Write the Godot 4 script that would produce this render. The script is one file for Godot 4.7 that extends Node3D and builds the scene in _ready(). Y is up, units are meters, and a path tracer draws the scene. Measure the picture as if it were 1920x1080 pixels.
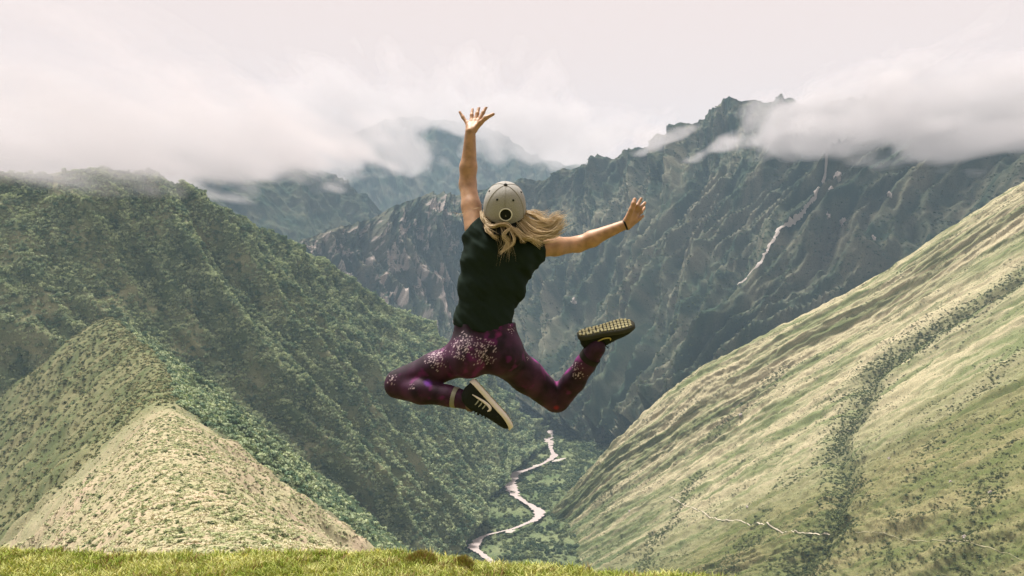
extends Node3D
# A woman jumping above a grassy edge, a deep river valley between cloud-topped mountains behind her.

const F := 1661.97          # picture heights of the lens, in pixels of the 1920 x 1080 photograph
const EYE := Vector3(0, 1.55, 0)
const PITCH := -3.1
const BODY_D := 4.155

var cam_basis := Basis()
var rng := RandomNumberGenerator.new()
var nz := FastNoiseLite.new()      # plain fractal noise
var rg := FastNoiseLite.new()      # ridged noise (gullies and ribs)
var sm := FastNoiseLite.new()      # smooth single octave
var taken := {}

# ---------------------------------------------------------------- helpers

func at(px: float, py: float, d: float) -> Vector3:
	return EYE + cam_basis * Vector3((px - 960.0) / F * d, (540.0 - py) / F * d, -d)

func bp(px: float, py: float, dz: float = 0.0) -> Vector3:      # a point on the woman's body: as seen, dz metres farther than her hips
	return at(px, py, BODY_D + dz)

func numbered(called: String) -> String:
	var n: int = taken.get(called, 0)
	taken[called] = n + 1
	return called if n == 0 else "%s_%03d" % [called, n]

func tag(o: Node, label: String, category: String, group: String = "", kind: String = "") -> void:
	if label != "": o.set_meta("label", label)
	if category != "": o.set_meta("category", category)
	if group != "": o.set_meta("group", group)
	if kind != "": o.set_meta("kind", kind)

func put(called: String, m: Mesh, mat: Material, parent: Node = null) -> MeshInstance3D:
	var o := MeshInstance3D.new()
	o.mesh = m
	if mat: o.material_override = mat
	if parent == null:
		o.name = numbered(called)
		add_child(o)
	else:
		o.name = called
		parent.add_child(o, true)
	return o

func col(r: float, g: float, b: float) -> Color:               # linear base colour -> what albedo_color wants
	return Color(r, g, b).linear_to_srgb()

func mat(c: Color, rough := 0.9, spec := 0.3) -> StandardMaterial3D:
	var m := StandardMaterial3D.new()
	m.albedo_color = c
	m.roughness = rough
	m.metallic_specular = spec
	return m

func vmat(rough := 0.95, spec := 0.15) -> StandardMaterial3D:
	var m := mat(Color.WHITE, rough, spec)
	m.vertex_color_use_as_albedo = true
	return m

func arrays_mesh(v: PackedVector3Array, n: PackedVector3Array, idx: PackedInt32Array, c := PackedColorArray(), uv := PackedVector2Array()) -> ArrayMesh:
	var a := []
	a.resize(Mesh.ARRAY_MAX)
	a[Mesh.ARRAY_VERTEX] = v
	if n.size(): a[Mesh.ARRAY_NORMAL] = n
	if c.size(): a[Mesh.ARRAY_COLOR] = c
	if uv.size(): a[Mesh.ARRAY_TEX_UV] = uv
	a[Mesh.ARRAY_INDEX] = idx
	var m := ArrayMesh.new()
	m.add_surface_from_arrays(Mesh.PRIMITIVE_TRIANGLES, a)
	return m

func grain_texture(size: int, freq: float, lo: float, hi: float, sd: int) -> NoiseTexture2D:
	var t := NoiseTexture2D.new()
	var n := FastNoiseLite.new()
	n.seed = sd
	n.frequency = freq
	n.fractal_octaves = 5
	t.noise = n
	t.width = size
	t.height = size
	t.seamless = true
	var r := Gradient.new()
	r.set_color(0, Color(lo, lo, lo))
	r.set_color(1, Color(hi, hi, hi))
	t.color_ramp = r
	return t

func cr(a: Vector3, b: Vector3, c: Vector3, d: Vector3, t: float) -> Vector3:
	return b.cubic_interpolate(c, a, d, t)

func along(line: Array, t: float) -> Vector3:                   # Catmull-Rom along a list of points, t in 0..1
	var n := line.size() - 1
	var f := clampf(t, 0.0, 1.0) * n
	var i := mini(int(f), n - 1)
	return cr(line[maxi(i - 1, 0)], line[i], line[i + 1], line[mini(i + 2, n)], f - i)

# ---------------------------------------------------------------- terrain

class Sheet:
	var v := PackedVector3Array()
	var n := PackedVector3Array()
	var nu := 0
	var nv := 0
	var lu := 0.0
	var lv := 0.0
	func point(a: float, b: float) -> Vector3:
		var fu := clampf(a, 0.0, 0.9999) * (nu - 1)
		var fv := clampf(b, 0.0, 0.9999) * (nv - 1)
		var i := int(fu)
		var j := int(fv)
		var p := j * nu + i
		return v[p].lerp(v[p + 1], fu - i).lerp(v[p + nu].lerp(v[p + nu + 1], fu - i), fv - j)
	func normal(a: float, b: float) -> Vector3:
		return n[int(clampf(b, 0.0, 0.9999) * (nv - 1)) * nu + int(clampf(a, 0.0, 0.9999) * (nu - 1))]

# A mountain face: NET holds fall lines (each from the top down), the surface is bent through them and then carved with gullies.
func sheet(net: Array, nu: int, nv: int, amp: float, wave: float, rough: float, keep_top := 0.1, seed_at := 0.0, stretch := 3.2, crag := 0.0, line := [], carve := 0.0, wide := 1.0) -> Sheet:
	var s := Sheet.new()
	s.nu = nu
	s.nv = nv
	var base := PackedVector3Array()
	base.resize(nu * nv)
	var rows := net.size()
	var lines := []
	for r in rows:
		var l := []
		for j in nv:
			l.append(along(net[r], j / float(nv - 1)))
		lines.append(l)
	for j in nv:
		var across := []
		for r in rows:
			across.append(lines[r][j])
		for i in nu:
			base[j * nu + i] = along(across, i / float(nu - 1))
	for i in nu - 1:
		s.lu += base[(nv / 2) * nu + i].distance_to(base[(nv / 2) * nu + i + 1])
	for j in nv - 1:
		s.lv += base[j * nu + nu / 2].distance_to(base[(j + 1) * nu + nu / 2])
	var bn := grid_normals(base, nu, nv)
	s.v.resize(nu * nv)
	for j in nv:
		var t := j / float(nv - 1)
		var fade := lerpf(0.42, 1.0, smoothstep(0.0, keep_top, t))
		for i in nu:
			var k := j * nu + i
			var x := i / float(nu - 1) * s.lu + seed_at
			var y := t * s.lv
			x += sm.get_noise_2d(x / (wave * 3.0), y / (wave * 3.0)) * wave * 0.3
			var h := rg.get_noise_2d(x / wave, y / (wave * stretch)) * amp
			h += nz.get_noise_2d(x / (wave * 0.22), y / (wave * 0.3)) * rough
			h += rg.get_noise_2d(x / (wave * 0.3) + 70.0, y / (wave * 0.3 * stretch * 0.6)) * amp * crag
			var down := 0.0
			if carve > 0.0:
				var e := line_gap(line, i / float(nu - 1) * s.lu, y, s.lu, s.lv)
				down = carve * exp(-pow(e / wide, 2.0))
			s.v[k] = base[k] + bn[k] * (h * fade - down)
	s.n = grid_normals(s.v, nu, nv)
	return s

func line_gap(line: Array, x: float, y: float, lu: float, lv: float) -> float:     # metres from a place on a sheet to a line of (u, v)
	var best := 1e18
	var p := Vector2(x, y)
	for i in line.size() - 1:
		var a := Vector2(line[i].x * lu, line[i].y * lv)
		var b := Vector2(line[i + 1].x * lu, line[i + 1].y * lv)
		best = minf(best, p.distance_squared_to(Geometry2D.get_closest_point_to_segment(p, a, b)))
	return sqrt(best)

func grid_normals(v: PackedVector3Array, nu: int, nv: int) -> PackedVector3Array:
	var n := PackedVector3Array()
	n.resize(nu * nv)
	var up := 0.0
	for j in nv:
		var j0 := maxi(j - 1, 0) * nu
		var j1 := mini(j + 1, nv - 1) * nu
		for i in nu:
			var k := (v[j1 + i] - v[j0 + i]).cross(v[j * nu + mini(i + 1, nu - 1)] - v[j * nu + maxi(i - 1, 0)]).normalized()
			n[j * nu + i] = k
			up += k.y
	if up < 0.0:
		for k in n.size(): n[k] = -n[k]
	return n

func sheet_mesh(s: Sheet, c: PackedColorArray) -> ArrayMesh:
	var idx := PackedInt32Array()
	idx.resize((s.nu - 1) * (s.nv - 1) * 6)
	var a := s.v[0]
	var mid := (s.nv / 2) * s.nu + s.nu / 2
	a = s.v[mid]
	var flip: bool = (s.v[mid + s.nu] - a).cross(s.v[mid + 1] - a).dot(s.n[mid]) > 0.0
	var w := 0
	for j in s.nv - 1:
		for i in s.nu - 1:
			var p := j * s.nu + i
			var q := p + s.nu
			if flip:
				idx[w] = p; idx[w + 1] = p + 1; idx[w + 2] = q
				idx[w + 3] = p + 1; idx[w + 4] = q + 1; idx[w + 5] = q
			else:
				idx[w] = p; idx[w + 1] = q; idx[w + 2] = p + 1
				idx[w + 3] = p + 1; idx[w + 4] = q; idx[w + 5] = q + 1
			w += 6
	return arrays_mesh(s.v, s.n, idx, c)

func mixc(a: Color, b: Color, t: float) -> Color:
	return a.lerp(b, clampf(t, 0.0, 1.0))

func structure(called: String, m: Mesh, mt: Material, label: String, category: String) -> MeshInstance3D:
	var o := put(called, m, mt)
	tag(o, label, category, "", "structure")
	return o

# The point of a sheet that is seen at a place of the photograph (for trails and scree that lie on it).
func on_sheet(s: Sheet, px: float, py: float) -> Vector2:
	var best := 1e18
	var found := 0
	var front := 1e18
	var inv := cam_basis.transposed()
	for k in range(0, s.v.size(), 2):
		var p: Vector3 = inv * (s.v[k] - EYE)
		var dx := 960.0 - p.x / p.z * F - px
		var dy := 540.0 + p.y / p.z * F - py
		var e := dx * dx + dy * dy
		if e < 40.0:
			if -p.z < front:
				front = -p.z
				found = k
		elif e < best and front > 1e17:
			best = e
			found = k
	return Vector2((found % s.nu) / float(s.nu - 1), (found / s.nu) / float(s.nv - 1))

# A strip that lies on a sheet and follows its every fold.
func sheet_ribbon(s: Sheet, seen: Array, widths: Array, lift: float, steps: int, ragged: float) -> ArrayMesh:
	var uv := []
	for e in seen:
		var q := on_sheet(s, e[0], e[1])
		uv.append(Vector3(q.x, q.y, 0))
	var v := PackedVector3Array()
	var n := PackedVector3Array()
	var idx := PackedInt32Array()
	for i in steps + 1:
		var t := i / float(steps)
		var p := along(uv, t)
		p.x += 0.0006 * nz.get_noise_2d(t * steps * 0.15, 91.0)
		var q := along(uv, minf(t + 0.01, 1.0)) - along(uv, maxf(t - 0.01, 0.0))
		var side := Vector2(-q.y * s.lv, q.x * s.lu).normalized()
		var f := t * (widths.size() - 1)
		var w: float = lerpf(widths[int(f)], widths[mini(int(f) + 1, widths.size() - 1)], f - int(f))
		for k in [-1.0, 1.0]:
			var ww: float = k * 0.5 * w * (1.0 + ragged * nz.get_noise_2d(t * steps * 0.31, 5.0 + 50.0 * k))
			var a := p.x + side.x * ww / s.lu
			var b := p.y + side.y * ww / s.lv
			v.append(s.point(a, b) + s.normal(a, b) * lift)
			n.append(s.normal(a, b))
		if i < steps:
			var k := i * 2
			idx.append_array([k, k + 1, k + 2, k + 1, k + 3, k + 2])
	return arrays_mesh(v, n, idx)

func ribbon(line: Array, widths: Array, lift: float, steps: int, ragged := 0.0) -> ArrayMesh:
	var v := PackedVector3Array()
	var n := PackedVector3Array()
	var idx := PackedInt32Array()
	for i in steps + 1:
		var t := i / float(steps)
		var p := along(line, t)
		var q := along(line, minf(t + 0.01, 1.0)) - along(line, maxf(t - 0.01, 0.0))
		var side := Vector3(q.z, 0, -q.x).normalized()
		var f := t * (widths.size() - 1)
		var w: float = lerpf(widths[int(f)], widths[mini(int(f) + 1, widths.size() - 1)], f - int(f))
		var wl := w * (1.0 + ragged * nz.get_noise_2d(t * steps * 0.31, 5.0))
		var wr := w * (1.0 + ragged * nz.get_noise_2d(t * steps * 0.31, 55.0))
		v.append(p + Vector3(0, lift, 0) - side * wl * 0.5)
		v.append(p + Vector3(0, lift, 0) + side * wr * 0.5)
		n.append(Vector3.UP)
		n.append(Vector3.UP)
		if i < steps:
			var k := i * 2
			idx.append_array([k, k + 1, k + 2, k + 1, k + 3, k + 2])
	return arrays_mesh(v, n, idx)

# ---------------------------------------------------------------- plants as lumpy masses of leaf clumps

func crown_mesh(sd: int, flat: float, faces: int) -> ArrayMesh:
	# leaf-clump faces spread through a lumpy crown
	var r := RandomNumberGenerator.new()
	r.seed = sd
	var lobes := []
	for i in 5:
		lobes.append([Vector3(r.randf_range(-0.5, 0.5), r.randf_range(0.1, 0.8) * flat, r.randf_range(-0.5, 0.5)), r.randf_range(0.32, 0.52)])
	var v := PackedVector3Array()
	var n := PackedVector3Array()
	var c := PackedColorArray()
	var idx := PackedInt32Array()
	for i in faces:
		var l: Array = lobes[i % lobes.size()]
		var d := Vector3(r.randfn(), r.randfn(), r.randfn()).normalized()
		if d.y < -0.35: d.y = -d.y
		var p: Vector3 = l[0] + d * l[1] * r.randf_range(0.75, 1.05)
		var up := (d + Vector3(r.randf() - 0.5, r.randf() - 0.5, r.randf() - 0.5) * 0.8).normalized()
		var e1 := up.cross(Vector3(r.randfn(), r.randfn(), r.randfn())).normalized() * r.randf_range(0.16, 0.27)
		var e2 := up.cross(e1) * r.randf_range(0.7, 1.1)
		var k := v.size()
		var nd := (d * 0.8 + up * 0.5).normalized()
		if (e1 * 2.0).cross(e1 + e2 * 1.6).dot(nd) > 0.0: e1 = -e1
		v.append_array(PackedVector3Array([p - e1 - e2 * 0.6, p + e1 - e2 * 0.6, p + e2]))
		var g := r.randf_range(0.72, 1.25)
		for q in 3:
			n.append(nd)
			c.append(Color(g, g, g * r.randf_range(0.85, 1.0)))
		idx.append_array([k, k + 1, k + 2])
	return arrays_mesh(v, n, idx, c)

func scatter(called: String, meshes: Array, spots: Array, mt: Material, label: String, category: String) -> void:
	# spots: [Transform3D, Color]; one object of uncountable plants
	for m in meshes.size():
		var mm := MultiMesh.new()
		mm.transform_format = MultiMesh.TRANSFORM_3D
		mm.use_colors = true
		mm.mesh = meshes[m]
		var mine := []
		for i in range(m, spots.size(), meshes.size()): mine.append(spots[i])
		mm.instance_count = mine.size()
		for i in mine.size():
			mm.set_instance_transform(i, mine[i][0])
			mm.set_instance_color(i, mine[i][1])
		var o := MultiMeshInstance3D.new()
		o.multimesh = mm
		o.material_override = mt
		o.name = numbered(called)
		add_child(o)
		tag(o, label, category, "", "stuff")

func plant_at(p: Vector3, size: float, tall := 1.0, sink := 0.15) -> Transform3D:
	var b := Basis(Vector3.UP, rng.randf() * TAU).scaled(Vector3(size * rng.randf_range(0.85, 1.2), size * tall, size * rng.randf_range(0.85, 1.2)))
	return Transform3D(b, p - Vector3(0, size * sink, 0))

# ---------------------------------------------------------------- solid shapes from distance fields

class Field:
	var o := Vector3()
	var c := 0.01
	var nx := 0
	var ny := 0
	var nzz := 0
	var d := PackedFloat32Array()
	func _init(lo: Vector3, hi: Vector3, cell: float) -> void:
		o = lo
		c = cell
		nx = int(ceil((hi.x - lo.x) / cell)) + 1
		ny = int(ceil((hi.y - lo.y) / cell)) + 1
		nzz = int(ceil((hi.z - lo.z) / cell)) + 1
		d.resize(nx * ny * nzz)
		d.fill(1.0e3)
	func bone(a: Vector3, b: Vector3, ra: float, rb: float, k: float) -> void:
		var m := maxf(ra, rb) + k + c * 3.0
		var lo := ((a.min(b) - Vector3(m, m, m)) - o) / c
		var hi := ((a.max(b) + Vector3(m, m, m)) - o) / c
		var ab := b - a
		var q := 1.0 / maxf(ab.length_squared(), 1e-9)
		for z in range(maxi(int(lo.z), 0), mini(int(hi.z) + 2, nzz)):
			for y in range(maxi(int(lo.y), 0), mini(int(hi.y) + 2, ny)):
				var at0 := (z * ny + y) * nx
				for x in range(maxi(int(lo.x), 0), mini(int(hi.x) + 2, nx)):
					var p := o + Vector3(x, y, z) * c - a
					var t := clampf(p.dot(ab) * q, 0.0, 1.0)
					var e := (p - ab * t).length() - lerpf(ra, rb, t)
					var f := d[at0 + x]
					var h := maxf(k - absf(e - f), 0.0) / k
					d[at0 + x] = minf(e, f) - h * h * k * 0.25
	func cut(p0: Vector3, out_dir: Vector3, reach := 1.0e9, round_at := Vector3.ZERO) -> void:   # keep the side away from out_dir, within reach of a point
		var w := out_dir.normalized()
		for z in nzz:
			for y in ny:
				for x in nx:
					var p := o + Vector3(x, y, z) * c
					if p.distance_to(round_at) < reach:
						var k := (z * ny + y) * nx + x
						d[k] = maxf(d[k], (p - p0).dot(w))
	func value(p: Vector3) -> float:
		var g := (p - o) / c
		var x := clampi(int(g.x), 0, nx - 2)
		var y := clampi(int(g.y), 0, ny - 2)
		var z := clampi(int(g.z), 0, nzz - 2)
		var f := g - Vector3(x, y, z)
		var k := (z * ny + y) * nx + x
		var yk := nx
		var zk := nx * ny
		return lerpf(lerpf(lerpf(d[k], d[k + 1], f.x), lerpf(d[k + yk], d[k + yk + 1], f.x), f.y), lerpf(lerpf(d[k + zk], d[k + zk + 1], f.x), lerpf(d[k + zk + yk], d[k + zk + yk + 1], f.x), f.y), f.z)
	func surface(v: PackedVector3Array, n: PackedVector3Array, idx: PackedInt32Array, level := 0.0) -> void:
		var cell_vertex := {}
		var yk := nx
		var zk := nx * ny
		var corner := [0, 1, yk, yk + 1, zk, zk + 1, zk + yk, zk + yk + 1]
		var edges := [[0, 1], [2, 3], [4, 5], [6, 7], [0, 2], [1, 3], [4, 6], [5, 7], [0, 4], [1, 5], [2, 6], [3, 7]]
		for z in nzz - 1:
			for y in ny - 1:
				var row := (z * ny + y) * nx
				for x in nx - 1:
					var k := row + x
					var a := d[k] < level
					if (d[k + 1] < level) == a and (d[k + yk] < level) == a and (d[k + yk + 1] < level) == a and (d[k + zk] < level) == a and (d[k + zk + 1] < level) == a and (d[k + zk + yk] < level) == a and (d[k + zk + yk + 1] < level) == a:
						continue
					var sum := Vector3.ZERO
					var hits := 0
					for e in edges:
						var fa: float = d[k + corner[e[0]]] - level
						var fb: float = d[k + corner[e[1]]] - level
						if (fa < 0.0) != (fb < 0.0):
							var t := fa / (fa - fb)
							var ca := Vector3(e[0] & 1, (e[0] >> 1) & 1, e[0] >> 2)
							var cb := Vector3(e[1] & 1, (e[1] >> 1) & 1, e[1] >> 2)
							sum += ca.lerp(cb, t)
							hits += 1
					cell_vertex[k] = v.size()
					var p := o + (Vector3(x, y, z) + sum / hits) * c
					v.append(p)
					var g := Vector3(value(p + Vector3(c, 0, 0)) - value(p - Vector3(c, 0, 0)), value(p + Vector3(0, c, 0)) - value(p - Vector3(0, c, 0)), value(p + Vector3(0, 0, c)) - value(p - Vector3(0, 0, c)))
					n.append(g.normalized())
		for k in cell_vertex:
			var a := d[k] < level
			for ax in 3:
				var step: int = [1, yk, zk][ax]
				var s1: int = [yk, zk, 1][ax]
				var s2: int = [zk, 1, yk][ax]
				if k + step >= d.size(): continue
				var b := d[k + step] < level
				if a == b: continue
				var q0: int = cell_vertex.get(k, -1)
				var q1: int = cell_vertex.get(k - s1, -1)
				var q2: int = cell_vertex.get(k - s1 - s2, -1)
				var q3: int = cell_vertex.get(k - s2, -1)
				if q1 < 0 or q2 < 0 or q3 < 0: continue
				if b:
					idx.append_array([q0, q1, q2, q0, q2, q3])
				else:
					idx.append_array([q0, q2, q1, q0, q3, q2])

# ---------------------------------------------------------------- the scene

func _ready() -> void:
	# camera
	var cam := Camera3D.new()
	cam.name = "camera"
	cam.fov = 36.0
	cam.near = 0.1
	cam.far = 40000.0
	cam.position = EYE
	cam.rotation_degrees = Vector3(PITCH, 0, 0)
	add_child(cam)
	cam.current = true
	cam_basis = Basis.from_euler(Vector3(deg_to_rad(PITCH), 0, 0))
	# sky, haze, exposure
	var env := Environment.new()
	env.background_mode = Environment.BG_SKY
	var sky := Sky.new()
	var sk := ProceduralSkyMaterial.new()
	sk.sky_top_color = col(0.214, 0.180, 0.171)
	sk.sky_horizon_color = col(0.217, 0.182, 0.173)
	sk.sky_curve = 0.2
	sk.ground_bottom_color = col(0.08, 0.08, 0.07)
	sk.ground_horizon_color = col(0.15, 0.135, 0.135)
	sk.sun_angle_max = 1.0
	sky.sky_material = sk
	env.sky = sky
	env.tonemap_mode = Environment.TONE_MAPPER_LINEAR
	env.tonemap_exposure = 4.4
	env.fog_enabled = true
	env.fog_density = 0.000050
	env.fog_light_color = col(0.52, 0.74, 0.92)
	env.volumetric_fog_enabled = true
	env.volumetric_fog_density = 0.0
	env.sdfgi_enabled = true
	env.ssao_enabled = true
	env.ssil_enabled = true
	var we := WorldEnvironment.new()
	we.name = "environment"
	we.environment = env
	add_child(we)
	# the sun, high and ahead, a little to the left, softened by thin cloud
	var sun := DirectionalLight3D.new()
	sun.name = "sun"
	sun.light_energy = 0.62
	sun.light_color = Color(1.0, 0.98, 0.95)
	sun.light_angular_distance = 20.0
	sun.shadow_enabled = true
	add_child(sun)
	sun.look_at_from_position(Vector3(-0.22, 1.0, -0.32), Vector3.ZERO, Vector3.UP)

	rng.seed = 11
	nz.seed = 3; nz.frequency = 1.0; nz.fractal_octaves = 4
	rg.seed = 8; rg.frequency = 1.0; rg.fractal_type = FastNoiseLite.FRACTAL_RIDGED; rg.fractal_octaves = 4
	sm.seed = 21; sm.frequency = 1.0; sm.fractal_type = FastNoiseLite.FRACTAL_NONE

	mountains()
	print("mountains ", Time.get_ticks_msec())
	clouds()
	print("clouds ", Time.get_ticks_msec())
	knoll_lawn()
	print("lawn ", Time.get_ticks_msec())
	woman()
	print("woman ", Time.get_ticks_msec())

func terrain_material(scale: float, sd: int) -> StandardMaterial3D:
	var m := vmat()
	m.albedo_texture = grain_texture(512, 0.03, 0.62, 1.3, sd)
	m.uv1_triplanar = true
	m.uv1_world_triplanar = true
	m.uv1_scale = Vector3.ONE * scale
	return m

func P3(list: Array) -> Array:
	var out := []
	for e in list: out.append(at(e[0], e[1], e[2]))
	return out

func mountains() -> void:
	# --- valley floor
	var nu := 200
	var nv := 260
	var vf := Sheet.new()
	vf.nu = nu; vf.nv = nv
	vf.v.resize(nu * nv)
	for j in nv:
		for i in nu:
			var x := lerpf(-1800, 1800, i / float(nu - 1))
			var z := lerpf(-600, -5200, j / float(nv - 1))
			vf.v[j * nu + i] = Vector3(x, -601.0 + 9.0 * nz.get_noise_2d(x / 260.0, z / 260.0), z)
	vf.n = grid_normals(vf.v, nu, nv)
	var vc := PackedColorArray()
	vc.resize(nu * nv)
	for k in nu * nv:
		var p := vf.v[k]
		vc[k] = mixc(Color(0.07, 0.10, 0.045), Color(0.16, 0.18, 0.09), 0.5 + nz.get_noise_2d(p.x / 120.0, p.z / 120.0))
	structure("valley_floor", sheet_mesh(vf, vc), terrain_material(0.01, 5), "green valley floor between the steep mountains, with a winding river", "valley floor")

	# --- river
	var rv := [[1031, 806, 14], [1030, 816, 15], [1029, 827, 20], [1033, 840, 8], [1036, 849, 9], [1039, 855, 18], [1020, 868, 8], [990, 880, 9], [968, 887, 22], [958, 898, 27], [957, 911, 27], [966, 927, 22], [984, 941, 10], [1003, 952, 20], [1012, 963, 24], [1003, 974, 16], [987, 981, 9], [962, 991, 7], [937, 997, 5], [908, 1005, 9], [893, 1016, 24], [889, 1027, 22], [904, 1039, 13], [925, 1056, 16], [945, 1080, 18]]
	var rl := []
	var rw := []
	for e in rv:
		var dir: Vector3 = cam_basis * Vector3((e[0] - 960.0) / F, (540.0 - e[1]) / F, -1.0)
		var t: float = (-592.0 - EYE.y) / dir.y
		rl.append(EYE + dir * t)
		rw.append(e[2] * t / F * 0.8)
	var wm := mat(col(0.40, 0.335, 0.315), 0.3, 0.5)
	structure("river", ribbon(rl, rw, 0.0, 300, 0.7), wm, "pale muddy river winding through the valley floor", "river")

	# gravel bars along the river
	var gravel := mat(col(0.36, 0.32, 0.28), 0.95)
	for e in [[1048, 862, 26, 7, "gravel bar at the upper bend of the river"], [1006, 873, 12, 5, "small gravel bar between the upper bends of the river"], [940, 905, 5, 16, "narrow gravel strip along the river's wide reach"], [957, 996, 18, 5, "gravel bar where the river narrows"], [869, 1012, 6, 18, "curved gravel strip beside the lowest bend of the river"]]:
		var q := []
		for k in [-1.0, -0.3, 0.4, 1.0]:
			var dir: Vector3 = cam_basis * Vector3((e[0] + k * e[2] * 0.5 - 960.0) / F, (540.0 - e[1] + k * e[3] * 0.5) / F, -1.0)
			q.append(EYE + dir * ((-591.0 - EYE.y) / dir.y))
		structure("gravel_bar", ribbon(q, [2.0, 16.0, 13.0, 2.0], 0.0, 24, 0.8), gravel, e[4], "gravel bar")

	# --- left forest mountain
	var net := [
		P3([[-900, 250, 1500], [-760, 500, 1450], [-500, 800, 1400], [-200, 1200, 1350]]),
		P3([[-400, 270, 1560], [-280, 520, 1500], [-60, 830, 1440], [250, 1190, 1400]]),
		P3([[0, 318, 1640], [120, 540, 1590], [330, 830, 1530], [620, 1140, 1480]]),
		P3([[240, 326, 1740], [350, 520, 1690], [560, 790, 1620], [790, 1075, 1560]]),
		P3([[330, 348, 1800], [430, 520, 1740], [620, 760, 1690], [850, 1045, 1640]]),
		P3([[430, 402, 1900], [520, 560, 1840], [680, 770, 1780], [862, 1020, 1730]]),
		P3([[540, 464, 2010], [610, 600, 1950], [740, 780, 1890], [885, 990, 1820]]),
		P3([[660, 526, 2150], [710, 640, 2090], [800, 790, 2010], [905, 960, 1930]]),
		P3([[760, 588, 2290], [795, 680, 2220], [860, 800, 2150], [925, 925, 2080]]),
		P3([[840, 648, 2420], [865, 715, 2370], [905, 810, 2300], [945, 895, 2220]]),
		P3([[910, 716, 2550], [925, 760, 2520], [950, 825, 2450], [975, 872, 2370]]),
		P3([[985, 790, 2690], [990, 805, 2680], [1000, 830, 2620], [1012, 852, 2540]]),
		P3([[1030, 850, 2750], [1030, 852, 2740], [1030, 856, 2720], [1032, 862, 2700]])]
	var left := sheet(net, 420, 280, 54.0, 230.0, 10.0, 0.1, 40.0, 3.6)
	var c := PackedColorArray()
	c.resize(left.v.size())
	for k in c.size():
		var u := (k % left.nu) / float(left.nu - 1)
		var p := left.v[k]
		var g := nz.get_noise_3d(p.x / 90.0, p.y / 90.0, p.z / 90.0)
		c[k] = mixc(Color(0.12, 0.155, 0.08), Color(0.29, 0.28, 0.155), 0.25 + 1.0 * g + 0.6 * (0.3 - u))
	structure("forest_mountain", sheet_mesh(left, c), terrain_material(0.02, 6), "steep mountainside covered in dense green forest, its summit in cloud", "mountain")
	back_side(net, 0, "forest_mountain_back", c[0])
	var forest := [crown_mesh(1, 1.0, 70), crown_mesh(2, 0.9, 70), crown_mesh(3, 1.15, 70)]
	var spots := []
	for i in 100000:
		var u := rng.randf()
		var w := rng.randf()
		var p := left.point(u, w)
		var open := nz.get_noise_3d(p.x / 90.0, p.y / 90.0, p.z / 90.0) + 0.5 * (0.3 - u)
		if open > 0.38 and rng.randf() < 0.6: continue
		var g := nz.get_noise_3d(p.x / 40.0, p.y / 40.0, p.z / 40.0)
		var cc := mixc(Color(0.10, 0.155, 0.095), Color(0.45, 0.50, 0.30), 0.40 + g + rng.randf_range(-0.4, 0.4) + 0.5 * maxf(0.42 - u, 0.0))
		spots.append([plant_at(p, 2.4 + 4.6 * pow(rng.randf(), 1.6), rng.randf_range(0.75, 1.3)), cc])
	var leaf := vmat(0.9, 0.2)
	leaf.backlight_enabled = true
	leaf.backlight = col(0.25, 0.3, 0.12)
	scatter("forest_trees", forest, spots, leaf, "dense green trees covering the steep forest mountain", "forest")

	# --- valley trees
	spots = []
	for i in 26000:
		var u := rng.randf()
		var w := rng.randf()
		var x := lerpf(-500, 520, u)
		var z := -lerpf(1350, 3300, w)
		var near := 1e9
		for e in rl.size():
			var q: Vector3 = rl[e]
			near = minf(near, Vector2(x - q.x, z - q.z).length() - rw[e] * 0.5)
		if near < 5.0: continue
		var g := nz.get_noise_2d(x / 90.0, z / 90.0)
		if g > 0.18 and rng.randf() < 0.85: continue
		var cc := mixc(Color(0.06, 0.092, 0.055), Color(0.20, 0.23, 0.12), 0.4 + g * 1.3 + rng.randf_range(-0.3, 0.3))
		spots.append([plant_at(vf.point((x + 1800) / 3600.0, (-z - 600) / 4600.0), rng.randf_range(4.0, 8.0), rng.randf_range(0.8, 1.2)), cc])
	scatter("valley_trees", forest, spots, leaf, "dark green trees along both banks of the river", "trees")

	# --- left spur: a ridge that runs from this hill to the forest mountain
	spur(forest, leaf)

	# --- right slope: straw coloured grass, olive scrub on the near part, a bushy gully between
	var far_edge := P3([[2300, 120, 1800], [1920, 345, 1800], [1640, 528, 1850], [1400, 652, 1900], [1250, 742, 1950], [1110, 880, 1990], [1030, 970, 2000]])
	var behind := []
	for p in far_edge: behind.append(p + Vector3(60, -260, -330))
	net = [
		P3([[2700, 1000, 520], [2350, 1100, 560], [2080, 1190, 620], [1850, 1270, 700], [1640, 1340, 790], [1440, 1400, 890], [1240, 1450, 1000]]),
		P3([[2300, 700, 880], [2000, 800, 900], [1760, 900, 940], [1560, 1000, 1000], [1380, 1090, 1080], [1200, 1180, 1160], [1020, 1270, 1240]]),
		P3([[2300, 560, 1120], [2010, 690, 1130], [1740, 820, 1160], [1520, 930, 1210], [1330, 1030, 1280], [1150, 1110, 1390], [1000, 1190, 1440]]),
		P3([[2300, 400, 1400], [1990, 550, 1410], [1700, 710, 1440], [1480, 835, 1490], [1300, 940, 1560], [1120, 1040, 1640], [1000, 1100, 1700]]),
		P3([[2300, 250, 1640], [1950, 440, 1640], [1670, 610, 1680], [1440, 740, 1730], [1280, 840, 1790], [1120, 950, 1850], [1015, 1030, 1880]]),
		far_edge, behind]
	var plain := sheet(net, 130, 100, 0.0, 95.0, 0.0)
	var gully := []
	for e in [[1960, 480], [1880, 545], [1790, 610], [1700, 655], [1640, 705], [1600, 780], [1565, 850], [1588, 930], [1570, 1000], [1500, 1085]]: gully.append(on_sheet(plain, e[0], e[1]))
	var gully2 := []
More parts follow.
